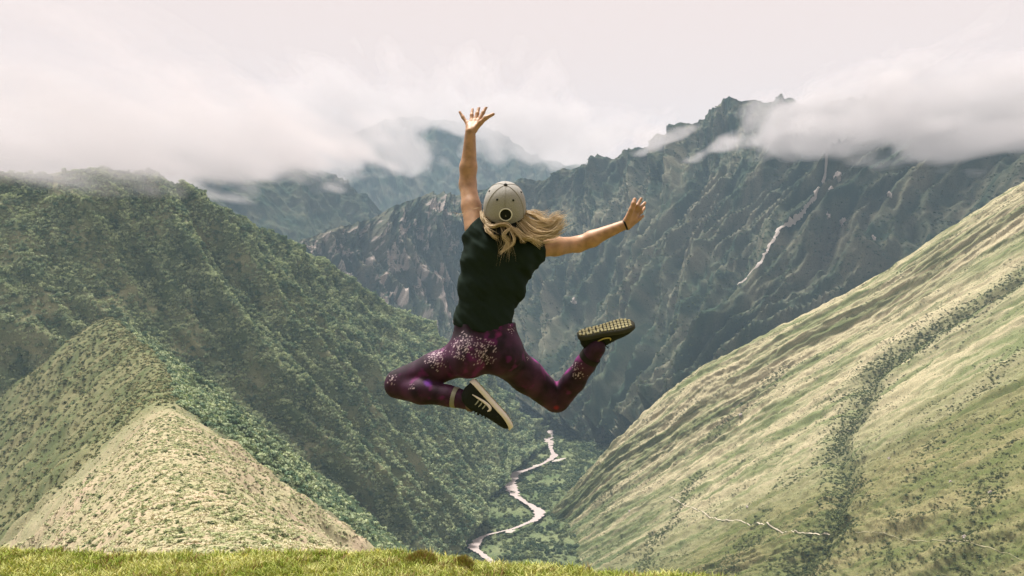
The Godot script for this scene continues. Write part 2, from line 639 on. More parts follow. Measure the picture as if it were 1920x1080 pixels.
	for e in [[1330, 880], [1290, 930], [1260, 990], [1235, 1020], [1200, 1070]]: gully2.append(on_sheet(plain, e[0], e[1]))
	var strips := [gully, gully2]
	for l in [[[1925, 640], [1850, 715], [1790, 780], [1745, 860], [1715, 950], [1660, 1075]], [[1925, 815], [1870, 900], [1840, 980], [1800, 1080]], [[1470, 700], [1420, 745], [1385, 775], [1340, 820]], [[1480, 905], [1440, 960], [1400, 1020], [1370, 1075]]]:
		var q := []
		for e in l: q.append(on_sheet(plain, e[0], e[1]))
		strips.append(q)
	var right := sheet(net, 580, 440, 10.0, 110.0, 4.0, 0.02, 900.0, 8.0, 0.15, gully, 13.0, 24.0)
	c = PackedColorArray()
	c.resize(right.v.size())
	for k in c.size():
		var u := (k % right.nu) / float(right.nu - 1) * right.lu
		var t := (k / right.nu) / float(right.nv - 1)
		var p := right.v[k]
		var a := nz.get_noise_2d(u / 60.0, t * right.lv / 420.0)
		var b := nz.get_noise_2d(u / 7.0, t * right.lv / 110.0)
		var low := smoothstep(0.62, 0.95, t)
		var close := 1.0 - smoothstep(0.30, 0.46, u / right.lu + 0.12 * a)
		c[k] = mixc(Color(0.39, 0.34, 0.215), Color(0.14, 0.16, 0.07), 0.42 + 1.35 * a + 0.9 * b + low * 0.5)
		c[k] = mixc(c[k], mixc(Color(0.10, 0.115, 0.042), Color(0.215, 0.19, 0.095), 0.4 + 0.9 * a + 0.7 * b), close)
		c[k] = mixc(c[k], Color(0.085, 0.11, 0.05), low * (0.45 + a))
		c[k] = mixc(c[k], Color(0.105, 0.12, 0.05), 0.6 * (1.0 - smoothstep(14.0, 40.0, line_gap(gully, u, t * right.lv, right.lu, right.lv) + 45.0 * a + 30.0 * b)))
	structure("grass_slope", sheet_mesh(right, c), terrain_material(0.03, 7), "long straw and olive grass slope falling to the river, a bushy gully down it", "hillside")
	var bush := [crown_mesh(11, 0.7, 46), crown_mesh(12, 0.6, 46)]
	spots = []
	for i in 110000:
		var u := rng.randf() * 0.86
		var w := rng.randf()
		var p := right.point(u, w)
		if p.z > -480.0: continue
		var a := nz.get_noise_2d(u * right.lu / 60.0, w * right.lv / 300.0) + 0.6 * nz.get_noise_2d(u * right.lu / 16.0, w * right.lv / 90.0) + 0.55 * smoothstep(0.6, 1.0, w)
		var g := 1.0 - smoothstep(12.0, 44.0, line_gap(gully, u * right.lu, w * right.lv, right.lu, right.lv) + 40.0 * a)
		var g2 := 1.0 - smoothstep(4.0, 14.0, line_gap(gully2, u * right.lu, w * right.lv, right.lu, right.lv) + 8.0 * a)
		g = maxf(g, g2 * 0.8)
		if rng.randf() < 0.25 + g or a > 0.35:
			if a + g * 1.2 < 0.05: continue
			spots.append([plant_at(p, rng.randf_range(0.7, 2.4) * (1.0 + 0.4 * g), 0.8), mixc(Color(0.05, 0.07, 0.03), Color(0.145, 0.15, 0.065), rng.randf() - 0.4 * g)])
		else:      # tufts of the slope's own long grass
			spots.append([plant_at(p, rng.randf_range(0.6, 1.5), 0.6), mixc(Color(0.15, 0.165, 0.065), Color(0.37, 0.32, 0.19), rng.randf_range(-0.3, 1.1) + 0.6 * a)])
	for l in strips.size():      # shrubs crowded along the gullies
		var q := []
		for e in strips[l]: q.append(Vector3(e.x, e.y, 0))
		for i in (6400 if l == 0 else 1300):
			var e := along(q, rng.randf())
			var patch := sm.get_noise_2d(e.y * 45.0, l * 9.0) + 0.5 * sm.get_noise_2d(e.y * 160.0, l * 9.0)
			if patch < (rng.randf_range(-0.7, 0.25) if l == 0 else rng.randf_range(-0.1, 0.3)): continue
			var wide: float = (17.0 if l == 0 else 11.0) * (1.0 + 1.5 * patch)
			var u: float = e.x + rng.randfn() * wide / right.lu
			var w: float = e.y + rng.randfn() * wide / right.lv
			if u < 0.02 or w < 0.0: continue
			var p := right.point(u, w)
			spots.append([plant_at(p, rng.randf_range(0.9, 3.6), 0.9), mixc(Color(0.045, 0.065, 0.028), Color(0.15, 0.16, 0.07), rng.randf())])
	scatter("slope_scrub", bush, spots, leaf, "tufts of long grass and dark scrub over the grass slope", "scrub")
	structure("trail", sheet_ribbon(right, [[1250, 930], [1310, 955], [1340, 968], [1390, 975], [1440, 988], [1500, 995], [1555, 999]], [1.2, 1.8, 2.2, 1.8], 1.3, 140, 0.5), mat(col(0.42, 0.37, 0.28)), "thin pale foot trail crossing the slope before the bushy gully", "trail")
	structure("trail", sheet_ribbon(right, [[1600, 1003], [1660, 1007], [1720, 1012], [1790, 1016], [1850, 1030], [1920, 1048], [1990, 1070]], [0.6, 0.9, 0.6], 0.7, 90, 0.5), mat(col(0.3, 0.27, 0.17)), "faint foot trail crossing the olive part of the slope past the gully", "trail")

	# --- far gullied mountain, its arm running down to the cliffs
	net = [
		P3([[2500, 190, 3500], [2350, 250, 3200], [2150, 420, 2800], [1950, 560, 2500], [1750, 720, 2300]]),
		P3([[2150, 205, 3600], [2010, 270, 3330], [1850, 430, 2950], [1680, 590, 2600], [1500, 760, 2350]]),
		P3([[1900, 205, 3720], [1790, 290, 3450], [1640, 450, 3050], [1490, 610, 2700], [1330, 790, 2380]]),
		P3([[1690, 196, 3800], [1610, 280, 3550], [1490, 440, 3150], [1370, 610, 2760], [1240, 810, 2430]]),
		P3([[1530, 205, 3850], [1470, 310, 3600], [1380, 460, 3230], [1290, 620, 2860], [1180, 825, 2520]]),
		P3([[1400, 195, 3900], [1360, 320, 3670], [1290, 470, 3320], [1210, 640, 2960], [1120, 832, 2600]]),
		P3([[1330, 212, 3950], [1300, 330, 3740], [1240, 480, 3400], [1165, 650, 3040], [1080, 825, 2680]]),
		P3([[1250, 262, 4010], [1230, 370, 3800], [1180, 510, 3480], [1115, 660, 3130], [1050, 812, 2760]]),
		P3([[1150, 296, 4100], [1140, 400, 3900], [1110, 530, 3600], [1070, 660, 3250], [1032, 795, 2880]]),
		P3([[1070, 322, 4160], [1070, 420, 3980], [1060, 540, 3700], [1040, 660, 3360], [1020, 785, 2960]]),
		P3([[985, 344, 4200], [990, 440, 4050], [1000, 550, 3800], [1005, 660, 3470], [1008, 780, 3020]]),
		P3([[900, 364, 4190], [910, 460, 4090], [930, 570, 3900], [950, 670, 3600], [970, 770, 3100]]),
		P3([[840, 366, 4140], [848, 460, 4060], [870, 570, 3900], [900, 670, 3600], [930, 765, 3150]]),
		P3([[790, 370, 4090], [795, 460, 4020], [815, 570, 3880], [850, 670, 3600], [885, 760, 3200]]),
		P3([[715, 402, 4000], [722, 480, 3940], [745, 570, 3820], [785, 660, 3580], [830, 750, 3230]]),
		P3([[640, 430, 3900], [650, 500, 3840], [680, 580, 3730], [725, 660, 3520], [770, 740, 3250]]),
		P3([[540, 468, 3800], [560, 530, 3740], [600, 600, 3640], [650, 670, 3470], [700, 730, 3270]]),
		P3([[430, 540, 3700], [460, 590, 3650], [510, 640, 3560], [570, 690, 3420], [620, 730, 3290]])]
	var far := sheet(net, 680, 380, 150.0, 290.0, 12.0, 0.1, 7000.0, 7.0, 0.24)
	c = PackedColorArray()
	c.resize(far.v.size())
	for k in c.size():
		var u := (k % far.nu) / float(far.nu - 1)
		var t := (k / far.nu) / float(far.nv - 1)
		var p := far.v[k]
		var x := u * far.lu
		var y := t * far.lv
		var a := nz.get_noise_2d(x / 120.0, y / 700.0)
		var b := nz.get_noise_2d(x / 30.0, y / 150.0)
		var cc := mixc(Color(0.028, 0.046, 0.028), Color(0.135, 0.128, 0.088), 0.45 + 0.9 * a + 0.7 * b)
		# bare rock of the cliffs on the lower arm
		var steep := smoothstep(0.62, 0.72, u) * (1.0 - smoothstep(0.55, 0.8, t)) * smoothstep(0.03, 0.1, t)
		var r := nz.get_noise_2d(x / 110.0, y / 260.0 + 31.0) + 0.55 * nz.get_noise_2d(x / 22.0, y / 80.0)
		cc = mixc(cc, Color(0.42, 0.35, 0.31), steep * 0.9 * smoothstep(0.10, 0.30, r))
		c[k] = cc
	structure("gullied_mountain", sheet_mesh(far, c), terrain_material(0.008, 9), "long gullied mountain with grey cliffs on its lower arm, top in cloud", "mountain")
	back_side(net, 0, "gullied_mountain_back", Color(0.1, 0.11, 0.07))
	spots = []
	for i in 36000:
		var u := rng.randf()
		var w := rng.randf_range(0.05, 1.0)
		var a := nz.get_noise_2d(u * far.lu / 150.0, w * far.lv / 500.0) + 0.5 * nz.get_noise_2d(u * far.lu / 40.0, w * far.lv / 120.0)
		if a > 0.12 or (u > 0.62 and w < 0.6 and a > -0.22): continue
		spots.append([plant_at(far.point(u, w), rng.randf_range(4.0, 10.0), 0.9), mixc(Color(0.028, 0.05, 0.03), Color(0.095, 0.11, 0.06), rng.randf())])
	scatter("mountain_woods", bush, spots, leaf, "dark woods and scrub in the gullies of the gullied mountain", "woods")
	# landslide scars
	structure("landslide_scar", sheet_ribbon(far, [[1572, 285], [1555, 318], [1530, 352], [1512, 378], [1500, 400], [1470, 425], [1448, 455], [1425, 490], [1385, 530]], [3, 2, 5, 4, 7, 5, 5, 4, 2], 7.0, 150, 0.9), mat(col(0.34, 0.30, 0.27)), "pale landslide streak of bare scree down the gullied mountain", "landslide scar")
	# bare rock faces and boulders
	var stone := []
	for k in 3: stone.append(rock_mesh(200 + k))
	var pale_rock := mat(col(0.33, 0.285, 0.26))
	for e in [[1578, 332, 17, "pale rock face high on the gullied mountain beside the landslide streak"], [1563, 352, 11, "small pale rock face under the highest one"], [1558, 410, 15, "pale rock face in the dark slope below the landslide streak"], [1578, 414, 17, "broad pale rock face beside another on the dark slope"], [1672, 362, 10, "pale rock on the shoulder under the cloud bank"], [1640, 442, 10, "lone pale rock low on the shoulder near the straw slope"], [1078, 562, 14, "pale rock face low on the gullied mountain above the raised shoe"]]:
		var q := on_sheet(far, e[0], e[1])
		var o := put("rock_face", stone[rng.randi() % 3], pale_rock)
		o.transform = Transform3D(Basis(Vector3.UP, rng.randf() * 6.0).scaled(Vector3(e[2], e[2] * 1.5, e[2])), far.point(q.x, q.y) - far.normal(q.x, q.y) * e[2] * 0.35)
		tag(o, e[3], "rock", "rock faces on the gullied mountain")
	for e in [[1665, 857, 2.0, "pale boulder beside the dark gully on its olive side"], [1778, 900, 2.0, "lone pale boulder high above the faint trail"], [1850, 925, 2.2, "larger pale boulder above the end of the faint trail"], [1802, 1008, 2.4, "pale boulder touching the faint trail"], [1396, 948, 2.4, "small pale boulder just above the pale trail"], [1384, 780, 4.0, "broad pale boulder in scrub on the straw part of the slope"], [1175, 960, 2.4, "pale boulder low on the slope near the river"]]:
		var q := on_sheet(right, e[0], e[1])
		var o := put("boulder", stone[rng.randi() % 3], pale_rock)
		o.transform = Transform3D(Basis(Vector3.UP, rng.randf() * 6.0).scaled(Vector3.ONE * e[2]), right.point(q.x, q.y) + Vector3(0, e[2] * 0.2, 0))
		tag(o, e[3], "boulder", "boulders on the grass slope")
	# --- mountains behind
	net = [
		P3([[-100, 275, 5600], [0, 330, 5300], [150, 460, 4900], [330, 620, 4500]]),
		P3([[120, 270, 5600], [220, 320, 5300], [330, 450, 4950], [460, 620, 4500]]),
		P3([[300, 275, 5600], [390, 330, 5350], [480, 450, 5000], [560, 620, 4500]]),
		P3([[440, 282, 5650], [510, 350, 5400], [570, 450, 5100], [620, 620, 4600]]),
		P3([[560, 305, 5700], [600, 370, 5500], [640, 460, 5200], [680, 620, 4700]]),
		P3([[650, 350, 5750], [680, 410, 5600], [710, 480, 5300], [740, 620, 4800]]),
		P3([[730, 410, 5800], [750, 450, 5700], [770, 510, 5400], [800, 620, 4900]])]
	var b1 := sheet(net, 260, 160, 90.0, 420.0, 22.0, 0.1, 300.0, 3.0)
	structure("blue_mountain", sheet_mesh(b1, plain_cover(b1, Color(0.028, 0.047, 0.028), Color(0.08, 0.08, 0.05), 150.0)), terrain_material(0.006, 12), "dark bluish forested mountain between the forest mountain and the grey cliffs", "mountain")
	net = [
		P3([[420, 340, 7900], [440, 400, 7600], [480, 470, 7200], [520, 560, 6800]]),
		P3([[600, 290, 7900], [620, 360, 7600], [650, 440, 7200], [680, 560, 6800]]),
		P3([[690, 240, 7900], [710, 320, 7600], [730, 420, 7200], [760, 560, 6800]]),
		P3([[770, 222, 7900], [780, 310, 7600], [800, 410, 7200], [830, 560, 6800]]),
		P3([[860, 232, 7900], [865, 310, 7600], [880, 410, 7200], [900, 560, 6800]]),
		P3([[930, 248, 7950], [935, 320, 7650], [945, 410, 7250], [960, 560, 6800]]),
		P3([[1000, 296, 8000], [1000, 340, 7700], [1010, 420, 7300], [1020, 560, 6800]]),
		P3([[1090, 312, 8000], [1090, 350, 7700], [1100, 430, 7300], [1100, 560, 6800]]),
		P3([[1250, 330, 8000], [1250, 360, 7700], [1260, 430, 7300], [1260, 560, 6800]])]
	var b2 := sheet(net, 260, 130, 110.0, 520.0, 26.0, 0.1, 9300.0, 3.0)
	structure("hazy_mountain", sheet_mesh(b2, plain_cover(b2, Color(0.028, 0.047, 0.028), Color(0.09, 0.085, 0.06), 220.0)), terrain_material(0.005, 13), "hazy distant mountain half hidden by drifting cloud, behind the grey cliffs", "mountain")

func rock_mesh(sd: int) -> ArrayMesh:
	var src := SphereMesh.new()
	src.radius = 1.0; src.height = 2.0; src.radial_segments = 18; src.rings = 10
	var a := src.get_mesh_arrays()
	var v: PackedVector3Array = a[Mesh.ARRAY_VERTEX]
	for k in v.size():
		var p := v[k]
		var g := nz.get_noise_3d(p.x * 0.8 + sd, p.y * 0.8, p.z * 0.8)
		v[k] = Vector3(snappedf(p.x, 0.22), snappedf(p.y, 0.28), snappedf(p.z, 0.22)) * (0.85 + 0.7 * g)
	return smoothed(v, a[Mesh.ARRAY_INDEX])

func plain_cover(s: Sheet, a: Color, b: Color, wave: float) -> PackedColorArray:
	var c := PackedColorArray()
	c.resize(s.v.size())
	for k in c.size():
		var p := s.v[k]
		c[k] = mixc(a, b, 0.5 + 1.1 * nz.get_noise_3d(p.x / wave, p.y / wave, p.z / wave))
	return c

func back_side(_net: Array, _i: int, _called: String, _c: Color) -> void:
	pass

func spur(_forest: Array, leaf: Material) -> void:
	# crest from far to near: picture place and distance of its top
	var crest := P3([[150, 625, 1600], [203, 598, 1420], [240, 634, 1220], [272, 655, 1080], [300, 700, 900], [304, 742, 730], [318, 800, 560], [335, 880, 400], [365, 985, 260], [420, 1110, 150], [520, 1350, 80]])
	var nu := 360
	var nv := 300
	var s := Sheet.new()
	s.nu = nu; s.nv = nv
	s.v.resize(nu * nv)
	var c := PackedColorArray()
	c.resize(nu * nv)
	for i in nu:
		var u := pow(i / float(nu - 1), 0.8)
		var p := along(crest, u)
		var q := along(crest, minf(u + 0.01, 1.0)) - along(crest, maxf(u - 0.01, 0.0))
		var side := Vector3(-q.z, 0, q.x).normalized()          # towards the right of someone looking from us
		if side.x < 0: side = -side
		var d := Vector2(p.x, p.z).length()
		for j in nv:
			var w := j / float(nv - 1) * 2.0 - 1.0
			w = signf(w) * pow(absf(w), 1.6)
			var off := w * (420.0 if w < 0 else 330.0)
			var soft := lerpf(9.0, 28.0, 1.0 - smoothstep(420.0, 780.0, d))
			var steep := lerpf(1.15, 0.9, smoothstep(500.0, 900.0, d)) if w < 0 else lerpf(1.0, 0.95, smoothstep(600.0, 1000.0, d))
			var g := sqrt(off * off + soft * soft) - soft
			var rib := rg.get_noise_2d(d / 130.0 + 3.0, off / 420.0) * minf(absf(off) * 0.22, 18.0)
			var bump := nz.get_noise_2d(p.x / 40.0 + off / 40.0, d / 40.0) * minf(2.0 + absf(off) * 0.1, 8.0)
			s.v[j * nu + i] = p + side * off + Vector3(0, -g * steep + rib + bump, 0)
			var a := nz.get_noise_2d(d / 50.0, off / 70.0)
			var b := nz.get_noise_2d(d / 14.0, off / 14.0 + 40.0)
			var pale := 1.0 - smoothstep(620.0, 760.0, d + 60.0 * a)
			var flank := mixc(Color(0.11, 0.135, 0.06), Color(0.24, 0.225, 0.12), 0.38 + 0.9 * a + 0.6 * b)
			var top := mixc(Color(0.31, 0.29, 0.17), Color(0.40, 0.32, 0.22), 0.4 + a + b)
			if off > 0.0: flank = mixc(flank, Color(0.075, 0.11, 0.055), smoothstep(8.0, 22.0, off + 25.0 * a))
			c[j * nu + i] = mixc(flank, top, pale)
	s.n = grid_normals(s.v, nu, nv)
	structure("spur_ridge", sheet_mesh(s, c), terrain_material(0.05, 15), "sharp ridge with pale bushy end joining this hill to the forest mountain", "ridge")
	var bushes := [crown_mesh(31, 0.7, 60), crown_mesh(32, 0.65, 60), crown_mesh(33, 0.8, 60)]
	var spots := []
	for i in 76000:
		var u := rng.randf()
		var w := rng.randf_range(-1.0, 1.0)
		w = 0.5 + 0.5 * signf(w) * pow(absf(w) * (0.3 + 0.7 * rng.randf()), 1.0 / 1.6)
		if i % 2 == 0:
			u = rng.randf_range(0.5, 0.95)
			w = rng.randf_range(-1.0, 1.0)
			w = 0.5 + 0.5 * signf(w) * pow(absf(w) * 0.42, 1.0 / 1.6)
		var p := s.point(u, w)
		var d := Vector2(p.x, p.z).length()
		if d < 150.0 : continue
		var g := nz.get_noise_2d(p.x / 18.0, p.z / 18.0)
		if d < 720.0 + 60.0 * g:
			if rng.randf() < 0.10 - g * 0.32:
				spots.append([plant_at(p, rng.randf_range(0.5, 1.7), 0.85), mixc(Color(0.07, 0.10, 0.045), Color(0.19, 0.205, 0.10), rng.randf())])
			else:
				spots.append([plant_at(p, rng.randf_range(0.5, 1.7), 0.75), mixc(Color(0.34, 0.37, 0.20), Color(0.60, 0.53, 0.38), 0.5 + rng.randf_range(-0.6, 0.5) + g)])
		elif w > 0.56 + 0.02 * g:
			spots.append([plant_at(p, rng.randf_range(3.0, 6.5), 1.0), mixc(Color(0.10, 0.155, 0.095), Color(0.45, 0.50, 0.30), 0.42 + g + rng.randf_range(-0.35, 0.35))])
		else:
			var tree := d > 1080.0 + 220.0 * rng.randf() and rng.randf() < 0.5
			spots.append([plant_at(p, rng.randf_range(2.4, 5.0) if tree else rng.randf_range(1.0, 3.2), 0.8), mixc(Color(0.085, 0.11, 0.05), Color(0.28, 0.26, 0.14), rng.randf() + g * 0.8)])
	scatter("ridge_bushes", bushes, spots, leaf, "low pale and dark bushes covering the ridge", "bushes")

# ---------------------------------------------------------------- clouds: bodies of mist with ragged edges

func cloud(called: String, lo: Vector3, hi: Vector3, cell: float, blobs: Array, wave: float, levels: Array, dens: Array, label: String, sd: float, stretch := 6.0) -> void:
	# blobs: [centre, radii]; the field is how deep inside the blobs, broken up by noise; worked out several times shorter in depth, as the wind draws the wisps out
	var root := Node3D.new()
	root.name = numbered(called)
	add_child(root)
	tag(root, label, "cloud", "", "stuff")
	var deep := Vector3(1, 1, stretch)
	var f := Field.new(lo / deep, hi / deep, cell)
	for z in f.nzz:
		for y in f.ny:
			for x in f.nx:
				var p := f.o + Vector3(x, y, z) * cell
				var e := 1e3
				for b in blobs:
					var q: Vector3 = (p * deep - b[0]) / b[1]
					e = minf(e, q.length() - 1.0)
				if e < 1.6:
					e += 1.45 * nz.get_noise_3d(p.x / wave + sd, p.y / (wave * 0.75), p.z / wave)
				var edge := minf(minf(minf(x, f.nx - 1 - x), minf(y, f.ny - 1 - y)), minf(z, f.nzz - 1 - z))
				if edge < 1: e = maxf(e, 2.0)
				f.d[(z * f.ny + y) * f.nx + x] = e
	for l in levels.size():
		var v := PackedVector3Array()
		var n := PackedVector3Array()
		var idx := PackedInt32Array()
		f.surface(v, n, idx, levels[l])
		if idx.is_empty(): continue
		for k in v.size(): v[k] *= deep
		var fm := FogMaterial.new()
		fm.albedo = col(0.99, 0.95, 0.97)
		fm.density = dens[l]
		var o := MeshInstance3D.new()
		o.mesh = arrays_mesh(v, n, idx)
		o.material_override = fm
		o.name = "vapour"
		root.add_child(o, true)

func clouds() -> void:
	# bank on the gullied mountain
	var b := []
	for e in [[1235, 258, 3300, 70, 14], [1335, 278, 3000, 36, 15], [1475, 256, 2950, 110, 36], [1560, 222, 2950, 190, 84], [1680, 212, 2900, 280, 96], [1650, 262, 2750, 130, 30], [1840, 205, 2800, 320, 105], [2010, 205, 2800, 380, 110], [1790, 266, 2650, 140, 34], [1900, 248, 2700, 180, 46]]:
		b.append([at(e[0], e[1], e[2]), Vector3(e[3], e[4], 520)])
	cloud("cloud_bank", Vector3(380, 160, -4050), Vector3(2500, 860, -1950), 13.5, b, 170.0, [0.2, 0.0, -0.2], [0.0009, 0.0017, 0.0013], "white cloud bank lying across the top of the gullied mountain", 3.0, 3.5)
	b = []
	for e in [[-300, 258, 1400, 320, 56], [0, 268, 1400, 250, 44], [150, 280, 1400, 190, 36], [300, 268, 1450, 180, 38], [430, 258, 1550, 180, 38]]:
		b.append([at(e[0], e[1], e[2]), Vector3(e[3], e[4], 700)])
	cloud("cloud_bank", Vector3(-1700, 60, -2300), Vector3(-200, 330, -650), 7.5, b, 100.0, [0.24, 0.02, -0.2], [0.0008, 0.0014, 0.0016], "white cloud bank sitting on the summit of the forest mountain", 31.0)
	b = []
	for e in [[250, 268, 4600, 520, 120], [460, 275, 4600, 420, 100], [610, 262, 4700, 380, 110], [750, 290, 4900, 200, 80], [870, 205, 5100, 440, 70], [1010, 258, 5100, 360, 80], [690, 215, 4900, 340, 70], [1120, 280, 5100, 220, 50]]:
		b.append([at(e[0], e[1], e[2]), Vector3(e[3], e[4], 1150)])
	cloud("cloud_bank", Vector3(-2700, 150, -6500), Vector3(900, 1150, -3300), 20.0, b, 300.0, [0.24, 0.02, -0.2], [0.00035, 0.0006, 0.0006], "torn white cloud drifting before the blue and hazy mountains", 63.0)

# ---------------------------------------------------------------- the lawn in front

func lawn_y(x: float, z: float) -> float:
	var edge := lerpf(6.45, 5.75, smoothstep(-1.4, 1.5, x)) - 0.25 * maxf(x - 1.3, 0.0) + 0.12 * sm.get_noise_2d(x * 0.9, 3.0) + 0.07 * sm.get_noise_2d(x * 3.1, 8.0)
	var d := -z
	var y := -0.123 * maxf(d, -4.0) + 0.035 * nz.get_noise_2d(x * 0.7, z * 0.7)
	var past := d - edge
	if past > 0.0:
		y -= 0.75 * (sqrt(past * past + 0.09) - 0.3)
	var aside := maxf(absf(x) - 9.0, 0.0)
	return y - 0.5 * aside

func knoll_lawn() -> void:
	var v := PackedVector3Array()
	var n := PackedVector3Array()
	var idx := PackedInt32Array()
	var c := PackedColorArray()
	var xs := []
	var zs := []
	for i in 121: xs.append(signf(i - 60.0) * (absf(i - 60.0) * 0.07 + pow(maxf(absf(i - 60.0) - 50.0, 0.0), 3.0) * 0.045))
	for j in 121: zs.append(-(j * 0.1 + pow(maxf(j - 90.0, 0.0), 3.0) * 0.0035) + 4.0 - 1.5)
	for j in 121:
		for i in 121:
			var x: float = xs[i]
			var z: float = zs[j]
			v.append(Vector3(x, lawn_y(x, z), z))
			var g := nz.get_noise_2d(x * 1.3, z * 1.3)
			c.append(mixc(Color(0.16, 0.12, 0.06), Color(0.18, 0.19, 0.05), 0.5 + g))
			if i < 120 and j < 120:
				var k := j * 121 + i
				idx.append_array([k, k + 121, k + 1, k + 1, k + 121, k + 122])
	n = grid_normals(v, 121, 121)
	structure("ground", arrays_mesh(v, n, idx, c), terrain_material(1.5, 17), "grassy hilltop ground at the edge of the drop", "ground")
	# added slope, unseen behind the camera, that cuts sky light from behind
	var hs := Sheet.new()
	hs.nu = 90; hs.nv = 60
	hs.v.resize(hs.nu * hs.nv)
	var hc := PackedColorArray()
	hc.resize(hs.v.size())
	for j in hs.nv:
		var d := pow(j / 59.0, 2.0) * 420.0
		for i in hs.nu:
			var x := lerpf(-60.0 - d * 1.6, 60.0 + d * 1.6, i / 89.0)
			hs.v[j * hs.nu + i] = Vector3(x, 0.2 + 0.85 * d - 0.25 * maxf(absf(x) - 40.0, 0.0) + nz.get_noise_2d(x / 30.0, d / 30.0) * minf(d * 0.15, 9.0), 2.2 + d)
			hc[j * hs.nu + i] = mixc(Color(0.06, 0.075, 0.03), Color(0.15, 0.14, 0.07), 0.5 + nz.get_noise_2d(x / 25.0, d / 25.0))
	hs.n = grid_normals(hs.v, hs.nu, hs.nv)
	structure("mountainside", sheet_mesh(hs, hc), terrain_material(0.1, 19), "added unseen slope behind the hilltop lawn, blocking sky light from behind", "mountainside")
	# grass
	var kinds := []
	for k in 4: kinds.append(tuft(50 + k, 16))
	var spots := []
	for i in 26000:
		var x := rng.randf_range(-4.6, 3.0)
		var z := rng.randf_range(-7.7, -4.3)
		var g := nz.get_noise_2d(x * 1.7, z * 1.7)
		var g2 := nz.get_noise_2d(x * 6.0, z * 4.0 + 50.0)
		if g + g2 < -0.3 and rng.randf() < 0.8: continue
		var cc := mixc(Color(0.26, 0.33, 0.065), Color(0.54, 0.53, 0.22), 0.40 + g * 1.5 + g2 * 1.3 + rng.randf_range(-0.4, 0.4))
		if rng.randf() < 0.12 - 0.3 * g: cc = mixc(Color(0.20, 0.13, 0.06), Color(0.36, 0.27, 0.13), rng.randf())
		var s := rng.randf_range(0.6, 1.3) * (1.0 + 0.5 * maxf(g2, 0.0))
		spots.append([Transform3D(Basis(Vector3.UP, rng.randf() * TAU).scaled(Vector3(s, s * rng.randf_range(0.7, 1.2), s)), Vector3(x, lawn_y(x, z), z)), cc])
	var gm := vmat(0.85, 0.25)
	gm.backlight_enabled = true
	gm.backlight = col(0.3, 0.34, 0.1)
	scatter("grass", kinds, spots, gm, "short green and straw coloured grass on the hilltop edge", "grass")
	# raised tussocks on the edge
	for e in [[790, 1052, 6.36, 0.125, "brownish tussock of longer grass standing up on the lawn edge"], [868, 1062, 6.22, 0.08, "small pale tussock of grass beside the brownish tussock"]]:
		var root := Node3D.new()
		root.name = numbered("grass_tussock")
		add_child(root)
		var p := at(e[0], e[1], e[2])
		p.y = lawn_y(p.x, p.z)
		root.position = p
		tag(root, e[4], "tussock", "grass tussocks on the lawn edge")
		var tv := PackedVector3Array()
		var tn := PackedVector3Array()
		var tc := PackedColorArray()
		var ti := PackedInt32Array()
		for k in 900:
			var a := rng.randf() * TAU
			var r: float = sqrt(rng.randf()) * e[3]
			var q := Vector3(cos(a) * r, 0.075 * (1.0 - pow(r / e[3], 2.0)) - 0.01, sin(a) * r)
			var lean: Vector3 = Vector3(cos(a), 0, sin(a)) * rng.randf_range(0.0, 0.04) * (r / e[3]) + Vector3(rng.randf() - 0.5, 0, rng.randf() - 0.5) * 0.03
			blade(tv, tn, tc, ti, q, lean, rng.randf_range(0.02, 0.045), 0.003, mixc(Color(0.24, 0.15, 0.07), Color(0.26, 0.31, 0.07), rng.randf() * 1.3 - 0.3))
		put("blades", arrays_mesh(tv, PackedVector3Array(), ti, tc), gm, root)

func blade(v: PackedVector3Array, n: PackedVector3Array, c: PackedColorArray, idx: PackedInt32Array, p: Vector3, lean: Vector3, h: float, w: float, cc: Color) -> void:
	var a := rng.randf() * TAU
	var side := Vector3(cos(a), 0, sin(a)) * w
	var k := v.size()
	var mid := p + lean * 0.35 + Vector3(0, h * 0.6, 0)
	var tip := p + lean + Vector3(0, h, 0)
	v.append_array(PackedVector3Array([p - side, p + side, mid - side * 0.7, mid + side * 0.7, tip]))
	var nn := (Vector3(-sin(a), 0.9, cos(a))).normalized()
	for q in 5:
		n.append(nn)
		c.append(cc)
	idx.append_array([k, k + 1, k + 2, k + 1, k + 3, k + 2, k + 2, k + 3, k + 4])

func tuft(sd: int, blades: int) -> ArrayMesh:
	var keep := rng.state
	rng.seed = sd
	var v := PackedVector3Array()
	var n := PackedVector3Array()
	var c := PackedColorArray()
	var idx := PackedInt32Array()
	for b in blades:
		var p := Vector3(rng.randf_range(-0.035, 0.035), 0, rng.randf_range(-0.035, 0.035))
		var lean := Vector3(rng.randfn(), 0, rng.randfn()) * 0.024
		var g := rng.randf_range(0.45, 1.45)
		blade(v, n, c, idx, p, lean, rng.randf_range(0.014, 0.045), rng.randf_range(0.0022, 0.0042), Color(g * rng.randf_range(0.9, 1.15), g, g * rng.randf_range(0.5, 1.2)))
	rng.state = keep
	return arrays_mesh(v, PackedVector3Array(), idx, c)

# ---------------------------------------------------------------- the woman

